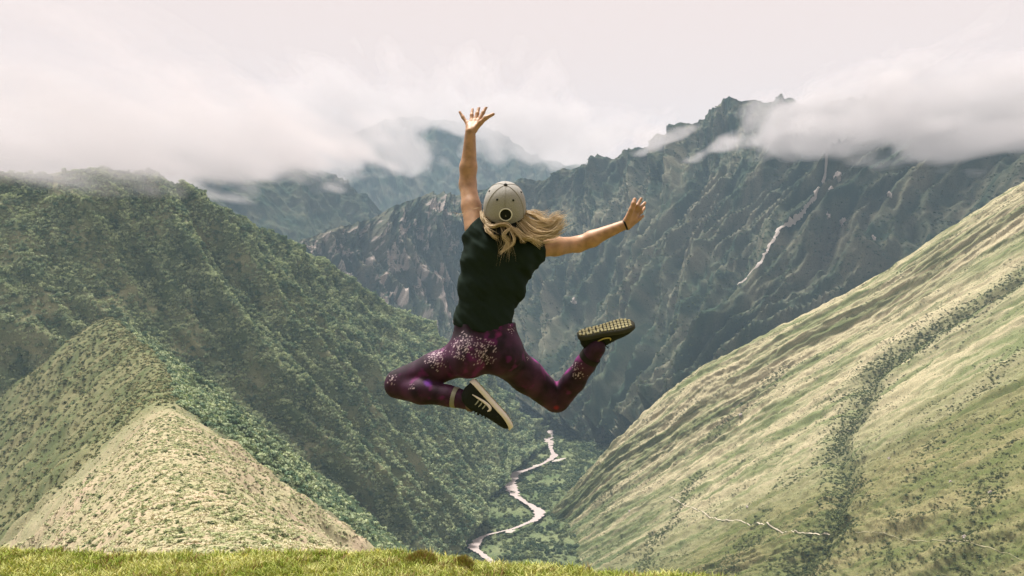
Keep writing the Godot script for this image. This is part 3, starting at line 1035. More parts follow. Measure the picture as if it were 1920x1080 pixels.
func woman() -> void:
	var root := Node3D.new()
	root.name = "person"
	var base := bp(912, 660)
	root.position = base
	add_child(root)
	tag(root, "person leaping with arms flung up, backward cap, black shirt, purple leggings", "person")
	var away := Vector3(0, 0, -1)
	var tilt := deg_to_rad(38.0)
	var hu := Vector3(0.04, cos(tilt), sin(tilt)).normalized()            # up through the head
	var hf := Vector3(0, -sin(tilt), cos(tilt))                           # from the head towards the cap's brim
	var hr := hu.cross(hf).normalized()
	var rim := bp(946, 394)
	# joints
	var sh_l := bp(890, 430, 0.02); var el_l := bp(877, 345, 0.13); var wr_l := bp(882, 247, 0.10)
	var sh_r := bp(1000, 466, 0.0); var el_r := bp(1084, 458, 0.13); var wr_r := bp(1172, 421, 0.10)
	var hip_l := bp(890, 662); var kn_l := bp(740, 721, 0.05); var an_l := bp(872, 750, -0.06)
	var hip_r := bp(938, 664); var kn_r := bp(1044, 751, 0.18); var an_r := bp(1114, 664, 0.02)

	# ---- body: one continuous skin
	var skin := mat(col(0.46, 0.265, 0.155), 0.5, 0.4)
	skin.albedo_texture = grain_texture(256, 0.02, 0.78, 1.12, 61)
	skin.uv1_triplanar = true
	skin.uv1_scale = Vector3.ONE * 4.0
	skin.subsurf_scatter_enabled = true
	skin.subsurf_scatter_strength = 0.08
	var v := PackedVector3Array()
	var n := PackedVector3Array()
	var idx := PackedInt32Array()
	var f := Field.new(bp(700, 810) - Vector3(0, 0, 0.45), bp(1190, 225) + Vector3(0, 0, 0.35), 0.010)
	var torso := [
		[bp(886, 655), bp(938, 650), 0.085, 0.085], [bp(886, 596), bp(930, 594), 0.070, 0.070], [bp(896, 540), bp(950, 536), 0.074, 0.074],
		[bp(906, 484), bp(968, 491), 0.070, 0.066], [bp(902, 442, 0.01), bp(988, 466, 0.01), 0.040, 0.040], [bp(942, 455), bp(945, 415, 0.0), 0.05, 0.046]]
	for b in torso: f.bone(b[0], b[1], b[2], b[3], 0.05)
	f.bone(sh_l, sh_l.lerp(el_l, 0.5), 0.048, 0.045, 0.03)
	f.bone(sh_l.lerp(el_l, 0.5), el_l, 0.045, 0.040, 0.02)
	f.bone(el_l, el_l.lerp(wr_l, 0.32) + Vector3(-0.002, 0, 0), 0.040, 0.040, 0.02)
	f.bone(el_l.lerp(wr_l, 0.32), wr_l, 0.040, 0.0255, 0.02)
	f.bone(sh_r, sh_r.lerp(el_r, 0.5), 0.046, 0.044, 0.03)
	f.bone(sh_r.lerp(el_r, 0.5), el_r, 0.044, 0.037, 0.02)
	f.bone(el_r, el_r.lerp(wr_r, 0.3) + Vector3(0, -0.004, 0), 0.037, 0.038, 0.02)
	f.bone(el_r.lerp(wr_r, 0.3), wr_r, 0.038, 0.0235, 0.02)
	for l in [[hip_l, kn_l, an_l], [hip_r, kn_r, an_r]]:
		f.bone(l[0], l[0].lerp(l[1], 0.9), 0.07, 0.042, 0.02)
		f.bone(l[0].lerp(l[1], 0.94), l[1].lerp(l[2], 0.35), 0.040, 0.042, 0.01)
		f.bone(l[1].lerp(l[2], 0.35), l[2], 0.042, 0.032, 0.01)
	# head: skull, jaw, brow, nose, ears
	f.bone(rim - hu * 0.005 + hf * 0.015, rim - hu * 0.01 - hf * 0.02, 0.086, 0.08, 0.03)
	f.bone(rim - hu * 0.05 - hf * 0.04, rim - hu * 0.095 - hf * 0.055, 0.058, 0.030, 0.03)
	f.bone(rim - hu * 0.03 - hf * 0.098, rim - hu * 0.058 - hf * 0.112, 0.009, 0.013, 0.012)
	f.bone(rim - hu * 0.02 - hf * 0.09 - hr * 0.03, rim - hu * 0.02 - hf * 0.09 + hr * 0.03, 0.012, 0.012, 0.02)
	for s in [-1.0, 1.0]: f.bone(rim - hu * 0.03 + hr * 0.085 * s, rim - hu * 0.065 + hr * 0.08 * s - hf * 0.005, 0.013, 0.010, 0.01)
	f.surface(v, n, idx)
	# hands, each on a finer grid
	var hands := [
		[bp(855, 256) - Vector3(0, 0, 0.22), bp(935, 192) + Vector3(0, 0, 0.0), [
			[wr_l, bp(877, 231, 0.125), 0.024, 0.011], [wr_l, bp(884, 228, 0.13), 0.022, 0.011], [wr_l, bp(891, 227, 0.13), 0.022, 0.011], [bp(888, 243, 0.1), bp(897, 228, 0.125), 0.018, 0.011],
			[bp(876, 231, 0.125), bp(868, 220, 0.14), 0.0092, 0.0078], [bp(868, 220, 0.14), bp(862, 210, 0.15), 0.0078, 0.006],
			[bp(884, 228, 0.13), bp(884.5, 216, 0.145), 0.0098, 0.0085], [bp(884.5, 216, 0.145), bp(886, 205, 0.165), 0.0085, 0.0064],
			[bp(891, 227, 0.13), bp(895, 213, 0.145), 0.010, 0.0088], [bp(895, 213, 0.145), bp(898.5, 200, 0.165), 0.0088, 0.0066],
			[bp(897, 227, 0.125), bp(906, 211, 0.14), 0.0098, 0.0085], [bp(906, 211, 0.14), bp(914, 197, 0.155), 0.0085, 0.0064],
			[bp(889, 244, 0.10), bp(901, 230, 0.09), 0.014, 0.012], [bp(901, 230, 0.09), bp(911, 221, 0.085), 0.012, 0.0105], [bp(911, 221, 0.085), bp(925, 214, 0.085), 0.0105, 0.0075]]],
		[bp(1160, 440) - Vector3(0, 0, 0.22), bp(1218, 362) + Vector3(0, 0, 0.0), [
			[wr_r, bp(1187, 401, 0.10), 0.0225, 0.014], [wr_r, bp(1191, 405, 0.10), 0.0225, 0.014], [bp(1177, 423, 0.10), bp(1192, 413, 0.10), 0.020, 0.014], [bp(1176, 414, 0.09), bp(1184, 400, 0.09), 0.018, 0.013],
			[bp(1175, 412, 0.085), bp(1184, 393, 0.07), 0.014, 0.0125], [bp(1184, 393, 0.07), bp(1188, 382, 0.065), 0.0125, 0.0115], [bp(1188, 382, 0.065), bp(1190, 374, 0.07), 0.0115, 0.009],
			[bp(1187, 400, 0.10), bp(1195, 386, 0.09), 0.0105, 0.0098], [bp(1195, 386, 0.09), bp(1202, 373, 0.10), 0.0098, 0.0075],
			[bp(1191, 402, 0.10), bp(1200, 391, 0.10), 0.0105, 0.0098], [bp(1200, 391, 0.10), bp(1209, 380.5, 0.115), 0.0098, 0.0075],
			[bp(1193, 406, 0.11), bp(1202, 397, 0.12), 0.010, 0.0093], [bp(1202, 397, 0.12), bp(1209, 389.5, 0.145), 0.0093, 0.007],
			[bp(1192, 414, 0.10), bp(1199, 410, 0.10), 0.0095, 0.0085], [bp(1199, 410, 0.10), bp(1206, 405, 0.11), 0.0085, 0.0065]]]]
	for h in hands:
		var g := Field.new(h[0], h[1], 0.003)
		for b in h[2]: g.bone(b[0], b[1], b[2], b[3], 0.007)
		# stop at the wrist, inside the forearm
		g.surface(v, n, idx)
	for k in v.size(): v[k] -= base
	put("body", arrays_mesh(v, n, idx), skin, root)

	# ---- shirt
	v = PackedVector3Array(); n = PackedVector3Array(); idx = PackedInt32Array()
	f = Field.new(bp(836, 655) - Vector3(0, 0, 0.25), bp(1040, 385) + Vector3(0, 0, 0.22), 0.0075)
	for b in [
		[bp(887, 625, 0.0), bp(928, 612, 0.0), 0.087, 0.083], [bp(887, 588), bp(928, 584), 0.085, 0.083], [bp(896, 540), bp(950, 536), 0.095, 0.090],
		[bp(903, 482), bp(972, 492), 0.10, 0.09], [bp(898, 442, 0.0), bp(994, 464, 0.0), 0.058, 0.056], [bp(938, 462), bp(945, 446), 0.066, 0.058]]:
		f.bone(b[0], b[1], b[2], b[3], 0.05)
	f.bone(bp(893, 440, 0.01), bp(886, 405, 0.05), 0.060, 0.060, 0.03)
	f.bone(bp(990, 466, 0.0), bp(1040, 467, 0.05), 0.056, 0.053, 0.03)
	# folds: soft diagonal creases of hanging cloth
	for z in f.nzz:
		for y in f.ny:
			for x in f.nx:
				var k := (z * f.ny + y) * f.nx + x
				if absf(f.d[k]) < 0.04:
					var p := f.o + Vector3(x, y, z) * f.c - base
					f.d[k] += 0.012 * sm.get_noise_3d((p.x + p.y * 0.35) * 13.0, p.y * 5.0, p.z * 7.0) + 0.005 * sm.get_noise_3d(p.x * 16.0, (p.y + p.x * 0.8) * 26.0, p.z * 10.0)
	f.cut(bp(908, 623), (bp(908, 640) - bp(908, 623)) + Vector3(-0.01, 0, 0))
	f.cut(bp(884, 424, 0.02), Vector3(-0.74, 0.68, -0.1), 0.15, bp(884, 412, 0.04))
	f.cut(bp(1020, 470), Vector3(1, 0.14, -0.25), 0.15, bp(1034, 468, 0.03))
	f.cut(bp(946, 425), Vector3(0.08, 1.0, 0.12), 0.095, bp(946, 415))
	f.surface(v, n, idx)
	for k in v.size(): v[k] -= base
	var cloth := mat(col(0.015, 0.0245, 0.0195), 0.95, 0.2)
	cloth.heightmap_enabled = false
	put("shirt", arrays_mesh(v, n, idx), cloth, root)

	# ---- leggings
	v = PackedVector3Array(); n = PackedVector3Array(); idx = PackedInt32Array()
	f = Field.new(bp(705, 800) - Vector3(0, 0, 0.34), bp(1150, 600) + Vector3(0, 0, 0.24), 0.0052)
	for b in [[bp(884, 655), bp(939, 650), 0.093, 0.092], [bp(884, 618), bp(934, 608), 0.082, 0.082], [bp(882, 664, -0.045), bp(880, 672, -0.05), 0.093, 0.093], [bp(940, 660, -0.045), bp(944, 668, -0.05), 0.09, 0.09]]:
		f.bone(b[0], b[1], b[2], b[3], 0.05)
	f.bone(hip_l, bp(815, 691, 0.03), 0.092, 0.072, 0.04)
	f.bone(bp(815, 691, 0.03), bp(747, 716, 0.05), 0.072, 0.060, 0.03)
	f.bone(bp(744, 724, 0.05), bp(790, 733, -0.01), 0.058, 0.060, 0.018)
	f.bone(bp(790, 733, -0.01), bp(840, 742, -0.04), 0.060, 0.047, 0.02)
	f.bone(bp(840, 742, -0.04), bp(888, 753, -0.07), 0.047, 0.043, 0.02)
	f.bone(hip_r, bp(988, 705, 0.08), 0.092, 0.078, 0.04)
	f.bone(bp(988, 705, 0.08), bp(1040, 748, 0.17), 0.078, 0.064, 0.03)
	f.bone(bp(1046, 749, 0.17), bp(1076, 714, 0.10), 0.060, 0.054, 0.016)
	f.bone(bp(1076, 714, 0.10), bp(1098, 682, 0.05), 0.054, 0.047, 0.02)
	f.bone(bp(1098, 682, 0.05), bp(1118, 652, 0.01), 0.047, 0.044, 0.02)
	f.cut(bp(908, 605), Vector3(0, 1, 0), 0.3, bp(908, 600))
	f.surface(v, n, idx)
	var c := PackedColorArray()
	c.resize(v.size())
	var speck := [[bp(868, 650, -0.12), 0.085], [bp(905, 660, -0.12), 0.075], [bp(820, 672, -0.03), 0.07], [bp(955, 620, -0.06), 0.035], [bp(1085, 693, 0.04), 0.05], [bp(985, 672, 0.0), 0.02], [bp(735, 712, 0.0), 0.03], [bp(775, 727, -0.05), 0.025]]
	for k in v.size():
		var p := v[k]
		var q := p - base
		var a := nz.get_noise_3d(q.x * 7.0, q.y * 7.0, q.z * 7.0)
		var cc := mixc(Color(0.013, 0.006, 0.011), Color(0.066, 0.020, 0.052), 0.42 + a * 1.1)
		var b := nz.get_noise_3d(q.x * 9.0 + 30.0, q.y * 9.0, q.z * 9.0)
		cc = mixc(cc, Color(0.36, 0.02, 0.26), smoothstep(0.25, 0.5, b) * 0.2)
		for e in [[bp(802, 718, -0.05), 0.022, Color(0.26, 0.06, 0.55)], [bp(1043, 766, 0.11), 0.017, Color(0.45, 0.02, 0.03)], [bp(1020, 768, 0.12), 0.02, Color(0.3, 0.02, 0.02)], [bp(935, 630, -0.09), 0.02, Color(0.42, 0.03, 0.2)], [bp(1043, 722, 0.12), 0.03, Color(0.4, 0.015, 0.25)], [bp(1060, 692, 0.08), 0.03, Color(0.4, 0.02, 0.30)], [bp(1076, 668, 0.05), 0.03, Color(0.4, 0.02, 0.30)], [bp(988, 652, 0.02), 0.03, Color(0.3, 0.02, 0.22)], [bp(1004, 674, 0.06), 0.03, Color(0.36, 0.015, 0.26)], [bp(1022, 698, 0.1), 0.03, Color(0.40, 0.015, 0.28)]]:
			var near: float = 1.0 - p.distance_to(e[0]) / (e[1] * (1.0 + 0.7 * b))
			if near > 0.0: cc = mixc(cc, e[2], near * 0.7)
		var s := 0.0
		for e in speck: s = maxf(s, 1.0 - p.distance_to(e[0]) / e[1])
		if s > 0.0:
			var w := nz.get_noise_3d(q.x * 95.0, q.y * 95.0, q.z * 95.0) + 0.4 * nz.get_noise_3d(q.x * 180.0, q.y * 180.0, q.z * 180.0)
			cc = mixc(cc, Color(0.62, 0.48, 0.52), 0.75 * smoothstep(0.42 - 0.38 * s, 0.54 - 0.38 * s, w))
		c[k] = cc
		v[k] = p - base
	var knit := vmat(0.7, 0.35)
	put("leggings", arrays_mesh(v, n, idx, c), knit, root)
	# grey reflective band round the ankle, sock edge
	ring_band(root, base, bp(853, 745, -0.048), (an_l - kn_l).normalized(), 0.0478, 0.030, mat(col(0.22, 0.21, 0.16), 0.6), "ankle_band")
	ring_band(root, base, bp(884, 753, -0.068), (an_l - kn_l).normalized(), 0.0455, 0.022, mat(col(0.13, 0.095, 0.08), 0.9), "sock")
	ring_band(root, base, bp(1106, 670, 0.034), (an_r - kn_r).normalized(), 0.0490, 0.030, mat(col(0.022, 0.02, 0.018), 0.9), "sock")
	ring_band(root, base, wr_r.lerp(el_r, 0.0) + Vector3(0.001, 0, 0), (wr_r - el_r).normalized(), 0.0262, 0.009, mat(col(0.01, 0.01, 0.01), 0.5), "bracelet")

	# ---- cap
	cap(root, base, rim, hu, hf, hr)
	# ---- hair
	hair(root, base, rim, hu, hf, hr)
	# ---- face details
	var dark := mat(col(0.03, 0.02, 0.015), 0.4)
	for s in [-1.0, 1.0]:
		var e := SphereMesh.new()
		e.radius = 0.012; e.height = 0.024; e.radial_segments = 12; e.rings = 8
		var o := put("eye", e, mat(col(0.6, 0.58, 0.55), 0.2), root)
		o.position = rim - hu * 0.036 - hf * 0.088 + hr * 0.032 * s - base
		var pu := SphereMesh.new()
		pu.radius = 0.006; pu.height = 0.012; pu.radial_segments = 10; pu.rings = 6
		var iris := put("iris", pu, dark, o)
		iris.position = -hf * 0.0085
	var lip := put("lips", tube([-hr * 0.022, -hf * 0.006, hr * 0.022], [0.003, 0.007, 0.003], 8, 6), mat(col(0.4, 0.13, 0.1), 0.4), root)
	lip.position = rim - hu * 0.085 - hf * 0.088 - base

	# ---- shoes
	var gold := mat(col(0.45, 0.36, 0.12), 0.5)
	var white := mat(col(0.78, 0.70, 0.66), 0.6)
	var tan_tread := mat(col(0.30, 0.27, 0.15), 0.8)
	var axis_l := (bp(960, 796, 0.0) - bp(886, 713, 0.0)).normalized()
	var sole_l := (Vector3(axis_l.y * -1.0, axis_l.x, 0) + Vector3(0, 0, -0.24)).normalized()
	shoe(root, base, bp(889, 711, -0.075), axis_l, sole_l, white, white, tan_tread, 0.278, true)
	var axis_r := (bp(1186, 606, -0.02) - bp(1083, 630, 0.0)).normalized()
	var sole_r := (Vector3(-axis_r.y, axis_r.x, 0) * 0.86 + Vector3(0, 0, 0.46)).normalized()
	shoe(root, base, bp(1084, 626, -0.005), axis_r, sole_r, mat(col(0.04, 0.04, 0.03), 0.8), gold, tan_tread, 0.262, false)

func tube(line: Array, radii: Array, steps: int, sides: int) -> ArrayMesh:
	var v := PackedVector3Array()
	var n := PackedVector3Array()
	var idx := PackedInt32Array()
	add_tube(v, n, idx, line, radii, steps, sides)
	return arrays_mesh(v, n, idx)

func add_tube(v: PackedVector3Array, n: PackedVector3Array, idx: PackedInt32Array, line: Array, radii: Array, steps: int, sides: int) -> void:
	var k0 := v.size()
	for i in steps + 1:
		var t := i / float(steps)
		var p := along(line, t)
		var q := (along(line, minf(t + 0.02, 1.0)) - along(line, maxf(t - 0.02, 0.0))).normalized()
		var e := q.cross(Vector3(0.31, 0.17, 0.93)).normalized()
		var g := q.cross(e)
		var f := t * (radii.size() - 1)
		var r: float = lerpf(radii[int(f)], radii[mini(int(f) + 1, radii.size() - 1)], f - int(f))
		for s in sides:
			var a := s * TAU / sides
			var d := e * cos(a) + g * sin(a)
			v.append(p + d * r)
			n.append(d)
			if i < steps:
				var a0 := k0 + i * sides + s
				var a1 := k0 + i * sides + (s + 1) % sides
				idx.append_array([a0, a0 + sides, a1, a1, a0 + sides, a1 + sides])

func ring_band(root: Node3D, base: Vector3, at_: Vector3, axis: Vector3, r: float, wide: float, m: Material, called: String) -> void:
	var e := axis.cross(Vector3(0.2, 0.1, 0.9)).normalized()
	var g := axis.cross(e)
	var v := PackedVector3Array()
	var n := PackedVector3Array()
	var idx := PackedInt32Array()
	var prof := [[-0.5, -0.004], [-0.5, 0.0], [-0.35, 0.0016], [0.35, 0.0016], [0.5, 0.0], [0.5, -0.004]]
	for s in 32:
		var a := s * TAU / 32
		var d := e * cos(a) + g * sin(a)
		for p in prof:
			v.append(at_ - base + axis * wide * p[0] + d * (r + p[1]))
			n.append(d)
	for s in 32:
		for p in prof.size() - 1:
			var a := s * 6 + p
			var b := ((s + 1) % 32) * 6 + p
			idx.append_array([a, a + 1, b, b, a + 1, b + 1])
	put(called, arrays_mesh(v, n, idx), m, root)

func cap_point(theta: float, h: float) -> Vector3:      # local: x right, y up, z towards the brim; h 0 at the rim .. 1 at the top
	var r := pow(maxf(1.0 - pow(h, 2.5), 0.0), 0.5)
	var front := maxf(cos(theta), 0.0)
	var y := h * 0.142
	var rx := 0.100
	var rz := 0.108
	# six panels: each a little fuller between its seams
	var puff := 1.0 + 0.012 * absf(sin(3.0 * (theta + PI / 6.0))) * (1.0 - h)
	return Vector3(sin(theta) * rx * r * puff, y + 0.006 * front * (1.0 - h) * h, cos(theta) * rz * r * puff)

func cap(root: Node3D, base: Vector3, rim: Vector3, hu: Vector3, hf: Vector3, hr: Vector3) -> void:
	var o := Node3D.new()
	o.name = "cap"
	root.add_child(o)
	o.transform = Transform3D(Basis(hr, hu, hf), rim - base)
	o.set_meta("label", "pale grey cap worn backwards with round black patch")
	var v := PackedVector3Array()
	var n := PackedVector3Array()
	var idx := PackedInt32Array()
	var nt := 60
	var nh := 22
	for j in nh + 1:
		for i in nt:
			v.append(cap_point(i * TAU / nt, sin(j / float(nh) * PI / 2.0)))
	for j in nh + 1:
		for i in nt:
			var th := i * TAU / nt
			var h := sin(j / float(nh) * PI / 2.0)
			var d1 := cap_point(th + 0.02, h) - cap_point(th - 0.02, h)
			var d2 := cap_point(th, minf(h + 0.02, 1.0)) - cap_point(th, maxf(h - 0.02, 0.0))
			var m := d2.cross(d1).normalized()
			if m.dot(v[j * nt + i] + Vector3(0, 0.02, 0)) < 0: m = -m
			n.append(Vector3.UP if j == nh else m)
			if j < nh:
				var a := j * nt + i
				var b := j * nt + (i + 1) % nt
				idx.append_array([a, a + nt, b, b, a + nt, b + nt])
	var felt := mat(col(0.40, 0.385, 0.36), 0.95, 0.15)
	felt.albedo_texture = grain_texture(256, 0.08, 0.55, 1.25, 44)
	felt.uv1_triplanar = true
	felt.uv1_scale = Vector3.ONE * 14.0
	put("crown", arrays_mesh(v, n, idx), felt, o)
	var black := mat(col(0.012, 0.014, 0.012), 0.8, 0.25)
	var stitch := mat(col(0.30, 0.28, 0.25), 0.95, 0.1)
	for s in 6:
		var th := s * TAU / 6.0
		var line := []
		for k in 9: line.append(cap_point(th, sin(k / 8.0 * PI / 2.0)) * 1.006)
		put("seam", tube(line, [0.0014, 0.0014], 20, 5), stitch, o)
		var e := put("eyelet", torus(0.0032, 0.0052), black if s in [0, 1, 5, 2, 4] else stitch, o)
		var p := cap_point(th + TAU / 12.0, 0.74)
		e.transform = Transform3D(facing(p.normalized()), p * 1.01)
		var hole := CylinderMesh.new()
		hole.top_radius = 0.0042; hole.bottom_radius = 0.0042; hole.height = 0.002; hole.radial_segments = 14
		put("hole", hole, black, e)
	var bt := SphereMesh.new()
	bt.radius = 0.0085; bt.height = 0.010; bt.radial_segments = 16; bt.rings = 8
	put("button", bt, black, o).position = Vector3(0, 0.144, 0)
	# sweat band along the rim
	var band := []
	for k in 41: band.append(cap_point(k * TAU / 40.0, 0.0) * 0.995 + Vector3(0, -0.003, 0))
	put("band", tube(band, [0.004, 0.004], 80, 6), black, o)
	# brim
	v = PackedVector3Array(); n = PackedVector3Array(); idx = PackedInt32Array()
	for top in 2:
		for j in 9:
			for i in 33:
				var th := lerpf(-1.22, 1.22, i / 32.0)
				var p := cap_point(th, 0.0)
				var reach: float = 0.072 * pow(maxf(cos(th * 1.05), 0.0), 0.55) * j / 8.0
				var q := p + Vector3(sin(th) * 0.25, 0, 1.0).normalized() * reach
				q.y += -0.030 * pow(absf(q.x) / 0.1, 2.0) - 0.10 * reach + (0.002 if top == 0 else -0.002)
				v.append(q)
				n.append(Vector3(0, 1 if top == 0 else -1, 0.1).normalized())
				if i < 32 and j < 8:
					var k := top * 297 + j * 33 + i
					if top == 0: idx.append_array([k, k + 1, k + 33, k + 1, k + 34, k + 33])
					else: idx.append_array([k, k + 33, k + 1, k + 1, k + 33, k + 34])
	for i in 32:
		var k := 8 * 33 + i
		idx.append_array([k, k + 1, k + 297, k + 1, k + 298, k + 297])
	put("brim", arrays_mesh(v, n, idx), black, o)
	# round patch
	var pc := cap_point(0.0, 0.36)
	var pn := (cap_point(0.0, 0.36) - Vector3(0, 0.018, 0)).normalized()
	var patch := CylinderMesh.new()
	patch.top_radius = 0.0265; patch.bottom_radius = 0.0275; patch.height = 0.004; patch.radial_segments = 40
	var pm := put("patch", patch, black, o)
	pm.transform = Transform3D(facing(pn), pc * 1.015 + Vector3(0.004, 0, 0.001))
	put("ring", torus(0.0255, 0.0310), mat(col(0.75, 0.72, 0.68), 0.8), pm).position = Vector3(0, 0.001, 0)
	var mark := PrismMesh.new()
	mark.size = Vector3(0.007, 0.009, 0.001)
	var mk := put("emblem", mark, mat(col(0.2, 0.19, 0.13), 0.7), pm)
	mk.transform = Transform3D(Basis(Vector3.RIGHT, -PI / 2.0), Vector3(0, 0.0026, 0.004))

func torus(inner: float, outer: float) -> TorusMesh:
	var t := TorusMesh.new()
	t.inner_radius = inner; t.outer_radius = outer; t.rings = 36; t.ring_segments = 10
	return t

func facing(up: Vector3) -> Basis:
	var x := up.cross(Vector3(0.01, 0.1, 1.0)).normalized()
	return Basis(x, up, x.cross(up))

func hair(root: Node3D, base: Vector3, rim: Vector3, hu: Vector3, hf: Vector3, hr: Vector3) -> void:
	var r := RandomNumberGenerator.new()
	r.seed = 77
	var v := PackedVector3Array()
	var n := PackedVector3Array()
	var idx := PackedInt32Array()
	var c := PackedColorArray()
	# locks: control points in the picture and how far beyond the hips' depth, spread, strands
	var locks := [
		[[[978, 405, -0.02], [1000, 420, -0.03], [1024, 424, -0.02], [1040, 412, -0.01], [1054, 408, 0.0]], 6.0, 46, 0.0042],
		[[[980, 412, -0.03], [1000, 430, -0.05], [1026, 436, -0.03], [1044, 428, -0.02], [1052, 418, -0.01]], 7.0, 46, 0.0042],
		[[[975, 420, -0.05], [990, 438, -0.07], [1008, 444, -0.06], [1032, 440, -0.03], [1046, 432, -0.02]], 7.0, 40, 0.0042],
		[[[984, 398, 0.0], [1002, 404, -0.01], [1020, 414, -0.02], [1036, 416, -0.01], [1046, 404, 0.0]], 4.0, 24, 0.004],
		[[[965, 428, -0.09], [982, 444, -0.1], [996, 447, -0.09], [1006, 454, -0.08], [1014, 460, -0.07]], 3.5, 18, 0.004],
		[[[912, 420, -0.07], [922, 424, -0.10], [934, 421, -0.11], [946, 420, -0.11], [956, 428, -0.11], [968, 436, -0.11], [985, 447, -0.1]], 2.6, 20, 0.0042],
		[[[910, 424, -0.08], [916, 434, -0.10], [924, 441, -0.11], [934, 448, -0.11]], 2.6, 14, 0.0036],
		[[[903, 398, -0.02], [905, 408, -0.04], [911, 416, -0.06], [918, 422, -0.08]], 3.5, 18, 0.004],
		[[[956, 428, -0.11], [948, 436, -0.12], [944, 443, -0.12], [952, 452, -0.12], [950, 462, -0.12], [946, 470, -0.12]], 2.4, 16, 0.0038],
		[[[958, 432, -0.11], [964, 446, -0.12], [962, 456, -0.12], [954, 462, -0.12], [944, 468, -0.12], [938, 476, -0.12]], 2.2, 12, 0.0034],
		[[[962, 430, -0.1], [974, 440, -0.11], [980, 450, -0.11], [984, 453, -0.11]], 2.4, 12, 0.0036],
		[[[900, 390, 0.01], [892, 392, 0.02], [880, 398, 0.02], [862, 402, 0.03], [846, 398, 0.03]], 2.0, 3, 0.0012],
		[[[905, 385, 0.05], [880, 372, 0.06], [862, 356, 0.06], [856, 340, 0.06]], 2.5, 3, 0.001],
		[[[985, 400, 0.0], [1004, 398, 0.0], [1018, 404, 0.0], [1030, 398, 0.0]], 5.0, 12, 0.0016], [[[985, 420, -0.03], [1010, 428, -0.03], [1036, 424, -0.02], [1058, 414, -0.01]], 12.0, 16, 0.0016], [[[940, 424, -0.1], [944, 440, -0.12], [950, 456, -0.12], [948, 478, -0.12]], 9.0, 10, 0.0014]]
	for l in locks:
		for k in l[2] * 3:
			var pts := []
			var ox: float = r.randfn() * l[1]
			var oy: float = r.randfn() * l[1] * 0.8
			var oz := r.randfn() * 0.012
			var tx: float = r.randfn() * l[1] * 0.7
			var ty: float = r.randfn() * l[1] * 0.8
			var m: int = l[0].size()
			for q in m:
				var e: Array = l[0][q]
				var t := q / float(m - 1)
				pts.append(bp(e[0] + ox * 0.6 + tx * t + r.randfn() * 1.1, e[1] + oy * 0.6 + ty * t + r.randfn() * 1.3, e[2] + oz) - base)
			var k0 := v.size()
			var thick: float = l[3] * r.randf_range(0.16, 0.4)
			add_tube(v, n, idx, pts, [thick * 0.8, thick, thick * 0.7, thick * 0.15], 14, 5)
			var g := r.randf()
			var cc := mixc(Color(0.42, 0.29, 0.14), Color(0.82, 0.67, 0.45), g)
			for q in v.size() - k0: c.append(cc)
	# the mass under the cap, close to the head
	for k in 130:
		var th := r.randf_range(-2.2, 2.2)
		var p := rim + (hr * sin(th) * 0.094 + hf * cos(th) * 0.10) - hu * 0.002
		var d := -hu * r.randf_range(0.05, 0.085) - (hr * sin(th) + hf * cos(th)) * r.randf_range(0.0, 0.03) + Vector3(r.randf_range(-0.005, 0.02), -0.01, 0)
		var k0 := v.size()
		add_tube(v, n, idx, [p - base, p + d * 0.5 + hr * r.randfn() * 0.004 - base, p + d + hr * r.randfn() * 0.008 - base], [0.0035, 0.0035, 0.001], 8, 5)
		var cc := mixc(Color(0.30, 0.20, 0.10), Color(0.6, 0.45, 0.26), r.randf())
		for q in v.size() - k0: c.append(cc)
	var hm := vmat(0.45, 0.5)
	hm.backlight_enabled = true
	hm.backlight = col(0.3, 0.24, 0.14)
	put("hair", arrays_mesh(v, n, idx, c), hm, root)

func table(keys: Array, t: float) -> float:
	for i in keys.size() - 1:
		if t <= keys[i + 1][0]:
			return lerpf(keys[i][1], keys[i + 1][1], (t - keys[i][0]) / (keys[i + 1][0] - keys[i][0]))
	return keys[-1][1]

const WIDE := [[0.0, 0.006], [0.02, 0.017], [0.06, 0.027], [0.12, 0.032], [0.22, 0.034], [0.4, 0.033], [0.55, 0.039], [0.68, 0.045], [0.78, 0.046], [0.88, 0.040], [0.95, 0.029], [0.985, 0.016], [1.0, 0.004]]
const HIGH := [[0.0, 0.058], [0.05, 0.092], [0.12, 0.108], [0.24, 0.112], [0.34, 0.106], [0.46, 0.090], [0.6, 0.075], [0.74, 0.064], [0.88, 0.054], [0.95, 0.046], [1.0, 0.030]]

func shoe_side(t: float, h: float, s: float, lift: float) -> Vector3:   # local: x width, y up from the sole, z heel to toe (0..1)
	var top := table(HIGH, t)
	var u := clampf((h - 0.02) / maxf(top - 0.02, 0.001), 0.0, 1.0)
	var x := table(WIDE, t) * pow(maxf(1.0 - pow(u, 2.2), 0.0), 0.6) + lift
	return Vector3(x * s, h, t)

